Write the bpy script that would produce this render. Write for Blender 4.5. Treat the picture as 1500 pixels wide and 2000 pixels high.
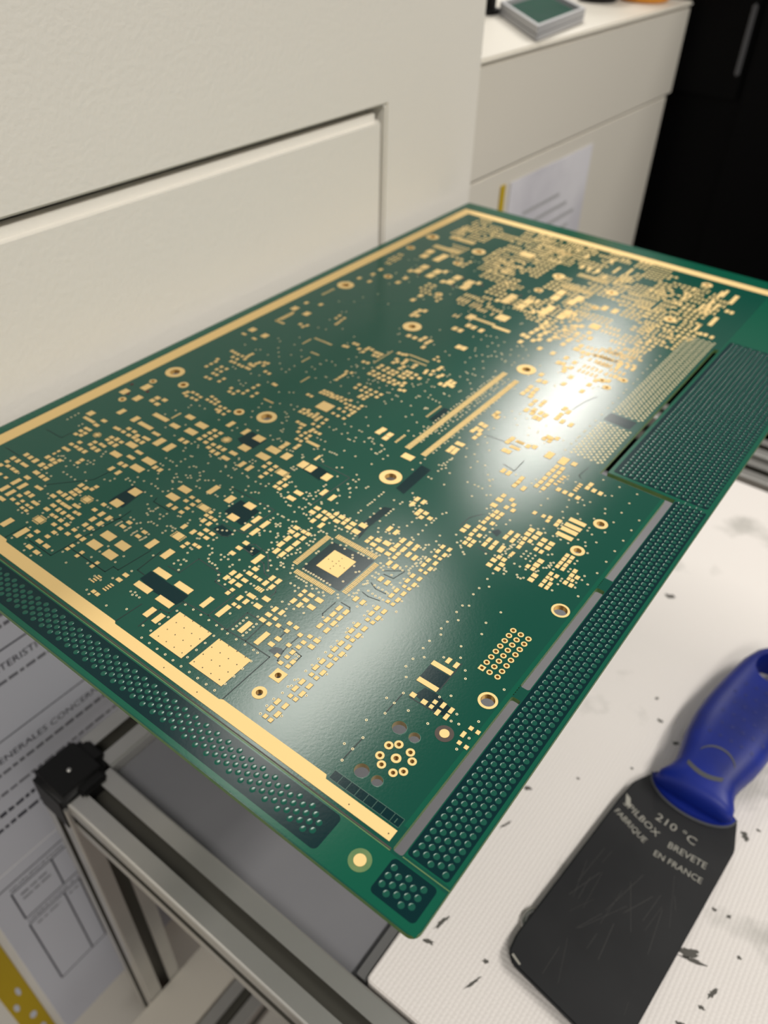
import bpy, bmesh, math, random
from mathutils import Vector, Matrix
from mathutils.geometry import delaunay_2d_cdt

for o in list(bpy.data.objects):
    bpy.data.objects.remove(o, do_unlink=True)
random.seed(7)
scene = bpy.context.scene
C = scene.collection
MM = 0.001
Z0 = 1.15                      # height of the camera above the floor, metres
ZB = Z0 - 0.175                # top surface of the circuit board panel

# ------------------------------------------------------------------ camera
cam = bpy.data.cameras.new('camera')
cam.sensor_fit = 'VERTICAL'; cam.sensor_height = 36.0; cam.sensor_width = 27.0
cam.lens = 36.0 * 1539.8 / 2000.0
cam.clip_start = 0.01; cam.clip_end = 50
cam.dof.use_dof = True; cam.dof.focus_distance = 0.215; cam.dof.aperture_fstop = 13.5
cam_ob = bpy.data.objects.new('camera', cam); C.objects.link(cam_ob)
RC = Matrix(((0.7960409418922622, -0.40236908540778193, 0.45212601997605195),
             (0.6048147549013475, 0.5007496149411812, -0.6192325374121437),
             (0.022758099325367535, 0.7663869402882358, 0.6419759549007523)))
cam_ob.matrix_world = Matrix.Translation((0, 0, Z0)) @ RC.to_4x4()
scene.camera = cam_ob

# ------------------------------------------------------------------ light
world = bpy.data.worlds.new('room_light'); scene.world = world; world.use_nodes = True
bg = world.node_tree.nodes['Background']
bg.inputs[0].default_value = (1.0, 0.965, 0.91, 1); bg.inputs[1].default_value = 0.4

def lamp(name, loc, sx, sy, power, col=(1, .955, .885)):
    l = bpy.data.lights.new(name, 'AREA'); l.shape = 'RECTANGLE'; l.size = sx; l.size_y = sy
    l.energy = power; l.color = col
    o = bpy.data.objects.new(name, l); C.objects.link(o); o.location = loc
    return o
lamp('ceiling_or_fill_lamp', (-1.10, 2.75, Z0 + 1.5), .18, 1.1, 29)
lamp('ceiling_or_fill_lamp', (-0.99, 1.14, Z0 + 1.5), .14, 0.8, 17)
lamp('ceiling_or_fill_lamp', (1.1, 0.9, Z0 + 1.5), .25, 1.2, 31)
lamp('ceiling_or_fill_lamp', (1.0, -1.3, Z0 + 1.5), .25, 1.2, 28)  # unseen fill lamp added behind the camera to raise the light
scene.view_settings.view_transform = 'Standard'; scene.view_settings.look = 'None'
scene.view_settings.gamma = 1.0; scene.view_settings.use_curve_mapping = False
scene.view_settings.exposure = 0.0

# ------------------------------------------------------------------ helpers
def P3(u, v, z):               # millimetres, z measured from the camera height
    return Vector((u * MM, v * MM, Z0 + z * MM))

def mat(name, col, rough=0.5, metal=0.0, spec=0.5, bump=None, noise=None, coat=0.0, trans=None):
    m = bpy.data.materials.new(name); m.use_nodes = True
    nt = m.node_tree; b = nt.nodes['Principled BSDF']
    b.inputs['Base Color'].default_value = (*col, 1)
    b.inputs['Roughness'].default_value = rough
    b.inputs['Metallic'].default_value = metal
    b.inputs['Specular IOR Level'].default_value = spec
    b.inputs['Coat Weight'].default_value = coat
    tc = None
    if bump or noise:
        tc = nt.nodes.new('ShaderNodeTexCoord')
    if noise:                  # (scale, second colour, low, high)
        n = nt.nodes.new('ShaderNodeTexNoise'); n.inputs['Scale'].default_value = noise[0]
        n.inputs['Detail'].default_value = 6
        r = nt.nodes.new('ShaderNodeValToRGB')
        r.color_ramp.elements[0].position = noise[2]; r.color_ramp.elements[1].position = noise[3]
        r.color_ramp.elements[0].color = (*noise[1], 1); r.color_ramp.elements[1].color = (*col, 1)
        nt.links.new(tc.outputs['Object'], n.inputs['Vector'])
        nt.links.new(n.outputs['Fac'], r.inputs['Fac'])
        nt.links.new(r.outputs['Color'], b.inputs['Base Color'])
    if bump:                   # (scale, strength, distance)
        n = nt.nodes.new('ShaderNodeTexNoise'); n.inputs['Scale'].default_value = bump[0]
        n.inputs['Detail'].default_value = 3
        k = nt.nodes.new('ShaderNodeBump'); k.inputs['Strength'].default_value = bump[1]
        k.inputs['Distance'].default_value = bump[2]
        nt.links.new(tc.outputs['Object'], n.inputs['Vector'])
        nt.links.new(n.outputs['Fac'], k.inputs['Height'])
        nt.links.new(k.outputs['Normal'], b.inputs['Normal'])
    return m

def coated(name, col, rough, ior=1.4, bump=None):
    """glossy lacquer over a matt colour"""
    m = bpy.data.materials.new(name); m.use_nodes = True; nt = m.node_tree
    nt.nodes.remove(nt.nodes['Principled BSDF']); out = nt.nodes['Material Output']
    d = nt.nodes.new('ShaderNodeBsdfDiffuse'); d.inputs['Color'].default_value = (*col, 1)
    g = nt.nodes.new('ShaderNodeBsdfAnisotropic'); g.distribution = 'BECKMANN'; g.inputs['Roughness'].default_value = rough
    g.inputs['Color'].default_value = (1, 1, 1, 1)
    f = nt.nodes.new('ShaderNodeFresnel'); f.inputs['IOR'].default_value = ior
    x = nt.nodes.new('ShaderNodeMixShader')
    nt.links.new(f.outputs[0], x.inputs[0]); nt.links.new(d.outputs[0], x.inputs[1]); nt.links.new(g.outputs[0], x.inputs[2])
    nt.links.new(x.outputs[0], out.inputs['Surface'])
    if bump:
        tc = nt.nodes.new('ShaderNodeTexCoord'); n = nt.nodes.new('ShaderNodeTexNoise'); n.inputs['Scale'].default_value = bump[0]; n.inputs['Detail'].default_value = 3
        k = nt.nodes.new('ShaderNodeBump'); k.inputs['Strength'].default_value = bump[1]; k.inputs['Distance'].default_value = bump[2]
        nt.links.new(tc.outputs['Object'], n.inputs['Vector']); nt.links.new(n.outputs['Fac'], k.inputs['Height'])
        for q in (d, g): nt.links.new(k.outputs['Normal'], q.inputs['Normal'])
    return m

M = {}
M['mask'] = coated('green_solder_mask', (.0022, .060, .040), .205, 1.36, (1500, .05, .0002))
M['rail'] = coated('green_rail_mask', (.0015, .080, .046), .22, 1.34, (1500, .03, .0002))
M['bare'] = coated('dark_green_laminate', (.0006, .019, .022), .21, 1.26, (1500, .03, .0002))
M['gap'] = coated('dark_green_gap', (.0008, .012, .012), .35, 1.3)
M['dome'] = coated('green_copper_dot', (.004, .072, .048), .20, 1.40)
M['edge'] = mat('green_laminate_edge', (.06, .15, .04), .5, noise=(300, (.10, .17, .05), .35, .65))
M['gold'] = mat('matt_gold_plating', (.76, .555, .25), .60, .5, spec=.25)
M['via'] = mat('pale_gold_via', (.78, .67, .42), .5, .5, spec=.3)
M['goldin'] = mat('gold_hole_barrel', (.75, .48, .16), .35, 1.0)
M['via_hole'] = mat('dark_via_hole', (.02, .015, .006), .6)
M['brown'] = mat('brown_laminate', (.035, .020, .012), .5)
M['holewall'] = mat('drilled_hole_wall', (.26, .20, .10), .5)
M['redmark'] = mat('dark_red_mark', (.06, .004, .004), .6)
M['trace'] = mat('light_green_trace', (.012, .085, .055), .3)
M['cream'] = mat('cream_powder_coat', (.80, .77, .705), .42, bump=(420, .16, .0012))
M['cream2'] = mat('cream_sheet_metal', (.68, .645, .57), .45)
M['dark'] = mat('black_gap', (.012, .012, .011), .8)
M['black'] = mat('black_cabinet_paint', (.0012, .0012, .0014), .5, spec=.08)
M['grey_bar'] = mat('grey_handle', (.08, .08, .085), .5)
M['alu'] = mat('anodised_aluminium', (.60, .59, .56), .30, .7, noise=(25, (.55, .54, .51), .3, .7))
M['aluslot'] = mat('shaded_aluminium_slot', (.11, .105, .088), .5, .5)  # shade inside the grooves put into a darker aluminium colour
M['cap'] = mat('black_plastic', (.006, .006, .006), .5, spec=.3)
M['greytop'] = mat('grey_plastic_sheet', (.22, .22, .235), .45, noise=(9, (.19, .19, .205), .35, .65))
M['mat'] = mat('white_textile_mat', (.78, .74, .71), .7)
M['matside'] = mat('shaded_mat_edge', (.12, .12, .12), .8)
M['soot'] = mat('soot_smudge', (.10, .095, .085), .9)
M['paper'] = mat('white_paper', (.60, .61, .67), .8)
M['paper2'] = mat('white_glossy_paper', (.74, .73, .77), .5, noise=(14, (.60, .59, .64), .4, .6))
M['ink'] = mat('black_ink', (.035, .035, .05), .8)
M['inkgrey'] = mat('grey_ink', (.16, .16, .18), .8)
M['yellow'] = mat('yellow_tape', (.52, .36, .015), .5)
M['blue'] = mat('blue_handle_plastic', (.004, .018, .23), .42, spec=.35, noise=(22, (.006, .014, .13), .35, .6))
M['bluedark'] = mat('blue_dimple', (.004, .012, .14), .5)
M['blade'] = mat('charcoal_blade_plastic', (.017, .0175, .019), .5, spec=.3, noise=(30, (.012, .0125, .014), .35, .65))
M['print'] = mat('grey_blade_print', (.33, .32, .28), .7)
M['grime'] = mat('grey_grime', (.075, .078, .085), .8)
M['scratch'] = mat('pale_scratch', (.065, .063, .060), .6)
M['orange'] = mat('orange_plastic', (.85, .36, .03), .4)
M['traygrey'] = mat('grey_tray', (.40, .40, .41), .5)
M['green_pcb'] = mat('green_board', (.003, .05, .03), .7, spec=.1, noise=(60, (.01, .05, .035), .4, .6))
M['floor'] = mat('brown_floor', (.075, .043, .026), .5, noise=(6, (.055, .03, .018), .35, .65))
M['beige'] = mat('beige_panel', (.58, .54, .47), .55)

# textile mat: woven dimples as bump
def weave(m):
    nt = m.node_tree; b = nt.nodes['Principled BSDF']
    tc = nt.nodes.new('ShaderNodeTexCoord'); v = nt.nodes.new('ShaderNodeTexVoronoi')
    v.inputs['Scale'].default_value = 520; v.inputs['Randomness'].default_value = .12
    k = nt.nodes.new('ShaderNodeBump'); k.inputs['Strength'].default_value = .35
    k.inputs['Distance'].default_value = .0008; k.invert = True
    nt.links.new(tc.outputs['Object'], v.inputs['Vector'])
    nt.links.new(v.outputs['Distance'], k.inputs['Height'])
    nt.links.new(k.outputs['Normal'], b.inputs['Normal'])
    n = nt.nodes.new('ShaderNodeTexNoise'); n.inputs['Scale'].default_value = 26; n.inputs['Detail'].default_value = 7
    r = nt.nodes.new('ShaderNodeValToRGB')
    r.color_ramp.elements[0].position = .27; r.color_ramp.elements[0].color = (.52, .50, .47, 1)
    r.color_ramp.elements[1].position = .40; r.color_ramp.elements[1].color = (.78, .74, .71, 1)
    nt.links.new(tc.outputs['Object'], n.inputs['Vector']); nt.links.new(n.outputs['Fac'], r.inputs['Fac'])
    nt.links.new(r.outputs['Color'], b.inputs['Base Color'])
weave(M['mat'])

def link(o, parent=None):
    C.objects.link(o)
    if parent: o.parent = parent
    return o

def mesh_obj(name, verts, faces, m, parent=None, smooth=False):
    me = bpy.data.meshes.new(name); me.from_pydata([tuple(v) for v in verts], [], faces); me.update()
    me.materials.append(m)
    if smooth:
        for p in me.polygons: p.use_smooth = True
    return link(bpy.data.objects.new(name, me), parent)

def thing(name, label, cat, group=None, loc=(0, 0, 0)):
    o = bpy.data.objects.new(name, None); o.empty_display_size = .01; C.objects.link(o)
    o.location = loc; o['label'] = label; o['category'] = cat
    if group: o['group'] = group
    return o

def tag(o, label, cat, group=None, kind=None):
    o['label'] = label; o['category'] = cat
    if group: o['group'] = group
    if kind: o['kind'] = kind
    return o

def bbox(name, u0, u1, v0, v1, z0, z1, m, parent=None, bevel=0, seg=2):
    bm = bmesh.new(); bmesh.ops.create_cube(bm, size=1)
    a, b = P3(u0, v0, z0), P3(u1, v1, z1)
    for v in bm.verts:
        v.co = Vector(((a.x + b.x) / 2 + v.co.x * (b.x - a.x), (a.y + b.y) / 2 + v.co.y * (b.y - a.y),
                       (a.z + b.z) / 2 + v.co.z * (b.z - a.z)))
    bmesh.ops.recalc_face_normals(bm, faces=bm.faces)
    if bevel: bmesh.ops.bevel(bm, geom=bm.edges[:], offset=bevel * MM, segments=seg, affect='EDGES')
    me = bpy.data.meshes.new(name); bm.to_mesh(me); bm.free(); me.materials.append(m)
    if bevel:
        for p in me.polygons: p.use_smooth = True
        me.set_sharp_from_angle(angle=math.radians(50))
    return link(bpy.data.objects.new(name, me), parent)

def extrude_poly(name, pts, axis, t0, t1, m, parent=None, bevel=0):
    """polygon pts (2D mm) extruded along axis 'u','v' or 'z' from t0 to t1 (mm)"""
    def at(p, t):
        if axis == 'u': return P3(t, p[0], p[1])
        if axis == 'v': return P3(p[0], t, p[1])
        return P3(p[0], p[1], t)
    n = len(pts); bm = bmesh.new()
    A = [bm.verts.new(at(p, t0)) for p in pts]; B = [bm.verts.new(at(p, t1)) for p in pts]
    bm.faces.new(A); bm.faces.new(B[::-1])
    for i in range(n): bm.faces.new((A[i], B[i], B[(i + 1) % n], A[(i + 1) % n]))
    bmesh.ops.recalc_face_normals(bm, faces=bm.faces)
    if bevel: bmesh.ops.bevel(bm, geom=bm.edges[:], offset=bevel * MM, segments=2, affect='EDGES')
    me = bpy.data.meshes.new(name); bm.to_mesh(me); bm.free(); me.materials.append(m)
    return link(bpy.data.objects.new(name, me), parent)

# ------------------------------------------------------------------ setting: floor
fl = bbox('floor', -2500, 2500, -2500, 5000, -1170, -1150, M['floor']); fl['kind'] = 'structure'

# ------------------------------------------------------------------ cream machine with a lower panel
UW = -283
mac = thing('machine_housing', 'large cream powder-coated machine housing with lower panel left of the circuit board', 'machine')
bbox('body', -900, UW - 14, -700, 474, -1150, 60, M['dark'], mac)
GAPZ = -108
ol = [(-700, 62), (476, 62), (476, -1150), (379, -1150), (379, GAPZ + 2), (-700, GAPZ + 2)]
extrude_poly('upper_panel', ol, 'u', UW - 14, UW, M['cream'], mac, 1.2)
bbox('lower_panel', UW - 13, UW + 1.5, -698, 375.5, -1149, GAPZ - 1.5, M['cream'], mac, 4, 4)

# sheets taped to the machine
def text_mesh(name, body, size, origin, xdir, ydir, m, parent, off=.00006, shear=0, align='LEFT', sx=1.0):
    cu = bpy.data.curves.new(name, 'FONT'); cu.body = body; cu.size = size * MM; cu.align_x = align
    cu.resolution_u = 2; cu.shear = shear
    o = bpy.data.objects.new(name, cu); C.objects.link(o)
    dg = bpy.context.evaluated_depsgraph_get(); me = bpy.data.meshes.new_from_object(o.evaluated_get(dg))
    bpy.data.objects.remove(o); bpy.data.curves.remove(cu)
    me.materials.clear(); me.materials.append(m)
    x, y = Vector(xdir).normalized(), Vector(ydir).normalized(); nrm = x.cross(y)
    for v in me.vertices: v.co = origin + x * v.co.x * sx + y * v.co.y + nrm * off
    for p in me.polygons: p.material_index = 0
    return link(bpy.data.objects.new(name, me), parent)

YD, ZD = (0, 1, 0), (0, 0, 1)
US = UW + 1.5
def wall_bar(name, v0, v1, z0, z1, parent, m=None, u=US + .45):
    return mesh_obj(name, [P3(u, v0, z0), P3(u, v1, z0), P3(u, v1, z1), P3(u, v0, z1)], [(0, 1, 2, 3)], m or M['ink'], parent)
def scribble(v0, v1, z, h, parent, m):
    """a line of small print: word-length dashes"""
    vs, fs = [], []; v = v0
    while v < v1:
        w = random.uniform(2.0, 6.5); e = min(v + w, v1); n = len(vs)
        vs += [P3(US + .45, v, z), P3(US + .45, e, z), P3(US + .45, e, z + h * random.uniform(.8, 1.1)), P3(US + .45, v, z + h * random.uniform(.8, 1.1))]
        fs.append((n, n + 1, n + 2, n + 3)); v = e + 1.1
    return mesh_obj('text_line', vs, fs, m, parent)
sh = thing('paper_notice', 'white printed notice with headings and rules taped to the cream machine', 'notice', loc=P3(US, 27, -432))
sh.location = (0, 0, 0)
bbox('sheet', US, US + .35, 27, 215, -434, -190, M['paper'], sh)
for z0, z1 in ((-288.6, -287.6), (-342, -341.2)): wall_bar('rule', 27, 212, z0, z1, sh)
text_mesh('heading', 'CARACTERISTIQUES', 6.2, P3(US + .45, 62, -300), YD, ZD, M['ink'], sh)
scribble(40, 170, -308, 2.2, sh, M['inkgrey'])
scribble(40, 190, -270, 2.4, sh, M['inkgrey']); scribble(40, 190, -276, 2.4, sh, M['inkgrey'])
text_mesh('heading', 'GENERALES CONCERNANT', 6.2, P3(US + .45, 60, -356), YD, ZD, M['ink'], sh)
scribble(40, 190, -364, 2.4, sh, M['inkgrey'])
scribble(36, 190, -392, 2.8, sh, M['ink']); scribble(36, 190, -402, 2.8, sh, M['ink'])
scribble(36, 160, -378, 2.0, sh, M['inkgrey'])
sh2 = thing('paper_form', 'white printed form with boxed tables hanging under the notice on the machine', 'form')
bbox('sheet', US, US + .35, 27, 215, -640, -435, M['paper'], sh2)
for a in ((27.5, 215, -447, -446),):
    wall_bar('rule', *a, sh2)
def box_lines(v0, v1, z0, z1, cols):
    for v in [v0] + cols + [v1]: wall_bar('table_line', v - .5, v + .5, z0, z1, sh2)
    for z in (z0, z1): wall_bar('table_line', v0, v1, z - .5, z + .5, sh2)
text_mesh('heading', 'QUALIFICATION PROCEDE', 4.6, P3(US + .45, 40, -453), YD, ZD, M['inkgrey'], sh2)
box_lines(40, 205, -486, -455, [66])
scribble(44, 62, -463, 1.6, sh2, M['inkgrey']); scribble(44, 62, -468, 1.6, sh2, M['inkgrey'])
text_mesh('heading', 'OPERATIONS A SUIVRE', 4.6, P3(US + .45, 40, -492), YD, ZD, M['inkgrey'], sh2)
box_lines(40, 205, -575, -494, [64, 75])
scribble(44, 60, -500, 1.5, sh2, M['inkgrey']); scribble(66, 73, -500, 1.5, sh2, M['inkgrey'])
yt = thing('yellow_tape_strip', 'yellow perforated tape strip beside the printed form, lower left', 'tape')
bbox('strip', US, US + .4, 7, 22.5, -900, -430, M['yellow'], yt)
for k, (v, z, a, b) in enumerate([(13, -498, 3.2, 5), (16.5, -545, 1.4, 5.5), (11, -560, 1.6, 5), (16, -583, 2.2, 4.5), (17, -606, 1.6, 5), (11, -632, 2, 5), (16, -660, 2, 5)]):
    vs = [P3(US + .5, v + a * math.cos(t * math.pi / 6), z + b * math.sin(t * math.pi / 6)) for t in range(12)]
    mesh_obj('perforation', vs, [tuple(range(12))], M['paper'], yt)

# ------------------------------------------------------------------ far cream cabinet
cab = thing('drawer_cabinet', 'cream sheet-metal cabinet with flat top behind the machine', 'cabinet')
U2 = -300
bbox('body', -700, U2 - 4, 478, 872, -1150, -182, M['cream2'], cab, 1)
bbox('drawer_front', U2 - 4, U2, 478, 882, -181, -106, M['cream2'], cab, 1.5)
bbox('top', -700, U2 + 1, 478, 884, -106, -102, M['cream2'], cab, 1.5)
bbox('lower_front', U2 - 4, U2 - .5, 478, 872, -1100, -181.8, M['cream2'], cab, .8)
ns = thing('paper_notice_small', 'white notice sheet on the far cabinet door above the board corner', 'notice')
ns.name = 'paper_notice'
bbox('sheet', U2, U2 + .6, 564, 708, -420, -194, M['paper2'], ns)
for k in range(7): 
    bbox('text_line', U2 + .6, U2 + .7, 590, 590 + random.uniform(50, 105), -226 - 11 * k, -223 - 11 * k, M['traygrey'], ns)
ys = bbox('yellow_tape_strip', U2, U2 + .8, 549, 555.5, -420, -193, M['yellow'])
tag(ys, 'narrow yellow tape strip left of the notice on the far cabinet', 'tape')
ty = thing('grey_tray', 'grey flat tray on top of the far cream cabinet', 'tray')
TA = [(-385, 668), (-299 - 4, 577 + 5), (-318, 688), (-400, 775)]
extrude_poly('tray_base', TA, 'z', -102, -97, M['traygrey'], ty, .8)
cx_ = sum(p[0] for p in TA) / 4; cy_ = sum(p[1] for p in TA) / 4
for i in range(4):
    a, b = TA[i], TA[(i + 1) % 4]
    def ins(p): return (p[0] + (cx_ - p[0]) * .10, p[1] + (cy_ - p[1]) * .10)
    extrude_poly('tray_rim', [a, b, ins(b), ins(a)], 'z', -97, -92, M['traygrey'], ty)
sb = extrude_poly('small_circuit_board', [(p[0] + (cx_ - p[0]) * .2, p[1] + (cy_ - p[1]) * .2) for p in TA], 'z', -97, -94.5, M['green_pcb'])
tag(sb, 'small green circuit board lying in the grey tray', 'circuit board')
def lathe(name, prof, cu, cv, m, parent=None, n=28):
    vs, fs = [], []
    for r, z in prof:
        for i in range(n):
            t = 2 * math.pi * i / n; vs.append(P3(cu + r * math.cos(t), cv + r * math.sin(t), z))
    for k in range(len(prof) - 1):
        for i in range(n):
            j = (i + 1) % n; fs.append((k * n + i, k * n + j, (k + 1) * n + j, (k + 1) * n + i))
    return mesh_obj(name, vs, fs, m, parent, True)
ob = thing('orange_jar', 'orange plastic jar on the far end of the cream cabinet top', 'jar')
lathe('jar_body', [(0, -102), (20, -102), (24, -99), (25, -60), (25, -40), (22, -36), (0, -36)], -335, 848, M['orange'], ob)
lathe('lid', [(0, -34), (24, -34), (26, -36), (26, -22), (24, -20), (0, -20)], -335, 848, M['orange'], ob)
bt = thing('black_bottle', 'black squat bottle between the tray and the orange jar', 'bottle')
lathe('bottle_body', [(0, -102), (17, -102), (19, -99), (19, -60), (14, -50), (0, -50)], -365, 812, M['cap'], bt)
lathe('cap', [(0, -50), (9, -50), (9, -36), (0, -36)], -365, 812, M['cap'], bt)
bk = thing('black_clip', 'black upright clip at the machine corner beside the tray', 'clip')
bbox('clip_body', -408, -392, 664, 676, -102, -60, M['cap'], bk, 2)
bbox('clip_foot', -412, -388, 660, 680, -102, -98, M['cap'], bk, 1)

# ------------------------------------------------------------------ black cabinet far right
bc = thing('black_cabinet', 'tall black equipment cabinet behind the far corner of the board', 'cabinet')
bbox('body', -420, 900, 905, 1500, -1150, 60, M['black'], bc, 3)
bbox('door', -330, -240, 899, 905, -182, 50, M['black'], bc, 1.5)
bbox('door', -236, 300, 899, 905, -1100, 50, M['black'], bc, 1.5)
h = bbox('handle', -247, -243, 893, 900, -160, -100, M['grey_bar'], bc, 1.5)

# ------------------------------------------------------------------ work trolley of aluminium profile
tr = thing('work_trolley', 'aluminium profile trolley frame with grey shelf under the board', 'trolley')
ZT = -350
def profile(name, axis, a0, a1, c, zc, s=25.6, parent=tr):
    """square slotted aluminium extrusion: 4 grooves. c = the other horizontal centre (or (u,v) for posts)"""
    h, g, d, L = s / 2, 3.6, 6.0, 1.4
    def side():
        return [(-h, -h + 1.2), (-h + .35, -h + .35), (-h + 1.2, -h), (-g, -h), (-g, -h + L), (-g - 1.6, -h + L), (-g - 1.6, -h + d), (g + 1.6, -h + d), (g + 1.6, -h + L), (g, -h + L), (g, -h)]
    pts = []
    for k in range(4):
        ca, sa = [(1, 0), (0, 1), (-1, 0), (0, -1)][k]
        pts += [(x * ca - y * sa, x * sa + y * ca) for x, y in side()]
    def at(p, t):
        if axis == 'u': return P3(t, c + p[0], zc + p[1])
        if axis == 'v': return P3(c + p[0], t, zc + p[1])
        return P3(c[0] + p[0], c[1] + p[1], t)
    n = len(pts); bm = bmesh.new()
    A = [bm.verts.new(at(p, a0)) for p in pts]; B = [bm.verts.new(at(p, a1)) for p in pts]
    bm.faces.new(A); bm.faces.new(B[::-1])
    for i in range(n): bm.faces.new((A[i], B[i], B[(i + 1) % n], A[(i + 1) % n]))
    bmesh.ops.recalc_face_normals(bm, faces=bm.faces)
    for i, f in enumerate(list(bm.faces)[2:]): f.material_index = 1 if 3 <= i % 11 <= 9 else 0
    me = bpy.data.meshes.new(name); bm.to_mesh(me); bm.free(); me.materials.append(M['alu']); me.materials.append(M['aluslot'])
    return link(bpy.data.objects.new(name, me), parent)
HB = 12.8
profile('beam', 'u', -233, 330, 84, ZT - HB)             # front beam
profile('beam', 'v', 97, 572, -246, ZT - HB)             # beam along the machine
profile('beam', 'u', -100, 330, 552, ZT - HB)            # rear beams
profile('beam', 'u', -259, 330, 586, ZT - HB)
profile('post', 'z', -1148, ZT - 5, (-246, 82), 0)
profile('post', 'z', -1148, ZT - 26, (-246, 586), 0)
profile('post', 'z', -1148, ZT - 26, (317, 84), 0)
profile('post', 'z', -1148, ZT - 26, (317, 556), 0)
bbox('corner_cap', -259.5, -232.5, 68.5, 96, ZT - 24, ZT + 4, M['cap'], tr, 3, 3)
bbox('cap_tab', -236, -229, 78, 92, ZT - 12, ZT + 2.5, M['cap'], tr, 1.2)
bbox('cap_tab', -254, -240, 92, 99, ZT - 12, ZT + 2.5, M['cap'], tr, 1.2)
lathe('cap_pin', [(0, ZT + 4.6), (.9, ZT + 4.6), (1.2, ZT + 4.0)], -245, 82, M['alu'], tr, 10)
bbox('shelf', -233, 330, 97, 488, ZT - 12, ZT - 7, M['greytop'], tr)
bbox('lower_shelf', -232.8, -200, 30, 570, -606, -600, M['beige'], tr)
profile('lower_beam', 'v', 60, 570, -186, -613)
profile('lower_beam', 'u', -233, 304, 584, -613)
bbox('gap_shade_strip', -232, 304, 83, 86, ZT - 30, ZT - 25.8, M['brown'], tr)  # dark brown strip stands in for the shadow gap under the front beam

# ------------------------------------------------------------------ white mat with soot marks
mt = thing('work_mat', 'white woven work mat with soot smudges lying on the trolley', 'mat')
def rounded(u0, u1, v0, v1, r, n=6):
    out = []
    for cu, cv, a in ((u1 - r, v0 + r, -90), (u1 - r, v1 - r, 0), (u0 + r, v1 - r, 90), (u0 + r, v0 + r, 180)):
        for i in range(n + 1):
            t = math.radians(a + 90 * i / n); out.append((cu + r * math.cos(t), cv + r * math.sin(t)))
    return out
extrude_poly('mat_slab', rounded(-74, 325, 98.5, 530, 2), 'z', ZT - 7, ZT, M['mat'], mt, .6)
extrude_poly('mat_shade_strip', rounded(-79, -74, 98.5, 530, .8), 'z', ZT - 7, ZT - 2.5, M['matside'], mt)  # shaded side of the white mat, its shade put into dark grey
def smudge(u, v, L, W, ang, seed):
    rnd = random.Random(seed); n = 22; vs = []
    ca, sa = math.cos(ang), math.sin(ang)
    for i in range(n):
        t = 2 * math.pi * i / n; r = rnd.uniform(.45, 1.15)
        x, y = L * r * math.cos(t), W * rnd.uniform(.4, 1.2) * math.sin(t)
        vs.append(P3(u + x * ca - y * sa, v + x * sa + y * ca, ZT + .06))
    mesh_obj('soot_mark', vs, [tuple(range(n))], M['soot'], mt)
for k, (u, v, L, W, a) in enumerate([(-64, 214, 2.2, 1.3, .4), (-63, 191, 4, .8, 1.2), (-28, 292, 2, 1.2, .3), (-35, 305, 1.4, .9, 1), (29, 255, 3, 1.9, -.6), (26, 189, 5, 2.2, .5), (29, 187, 6, 1, .3),
        (40, 180, 3.4, 1.4, 1.3), (38, 172, 1.8, 1, .2), (34, 161, 3, 1.6, .2), (-70, 164, 7, .9, 1.3), (-69, 172, 5, .8, 1.2), (-62, 136, 5, 1.1, 1.3), (-62, 126, 2.6, 1.3, .4), (-23, 141, 2, 1.2, .9), (-59, 384, 3.5, 2, .3),
        (29, 213, 1.5, 1, .2), (35, 214, 1.2, .9, .9), (-39, 134, 1.8, 1, .6), (-39, 124, 5, .7, 1.2), (-47, 234, 1, .8, .2), (-16, 284, 2, 1.5, .4), (-28, 256, .9, .7, 0), (33, 262, 1.2, .9, 0), (44, 200, 1.2, .8, .3), (55, 230, 2.4, 1, .5)]):
    smudge(u, v, L, W, a, k)


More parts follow.
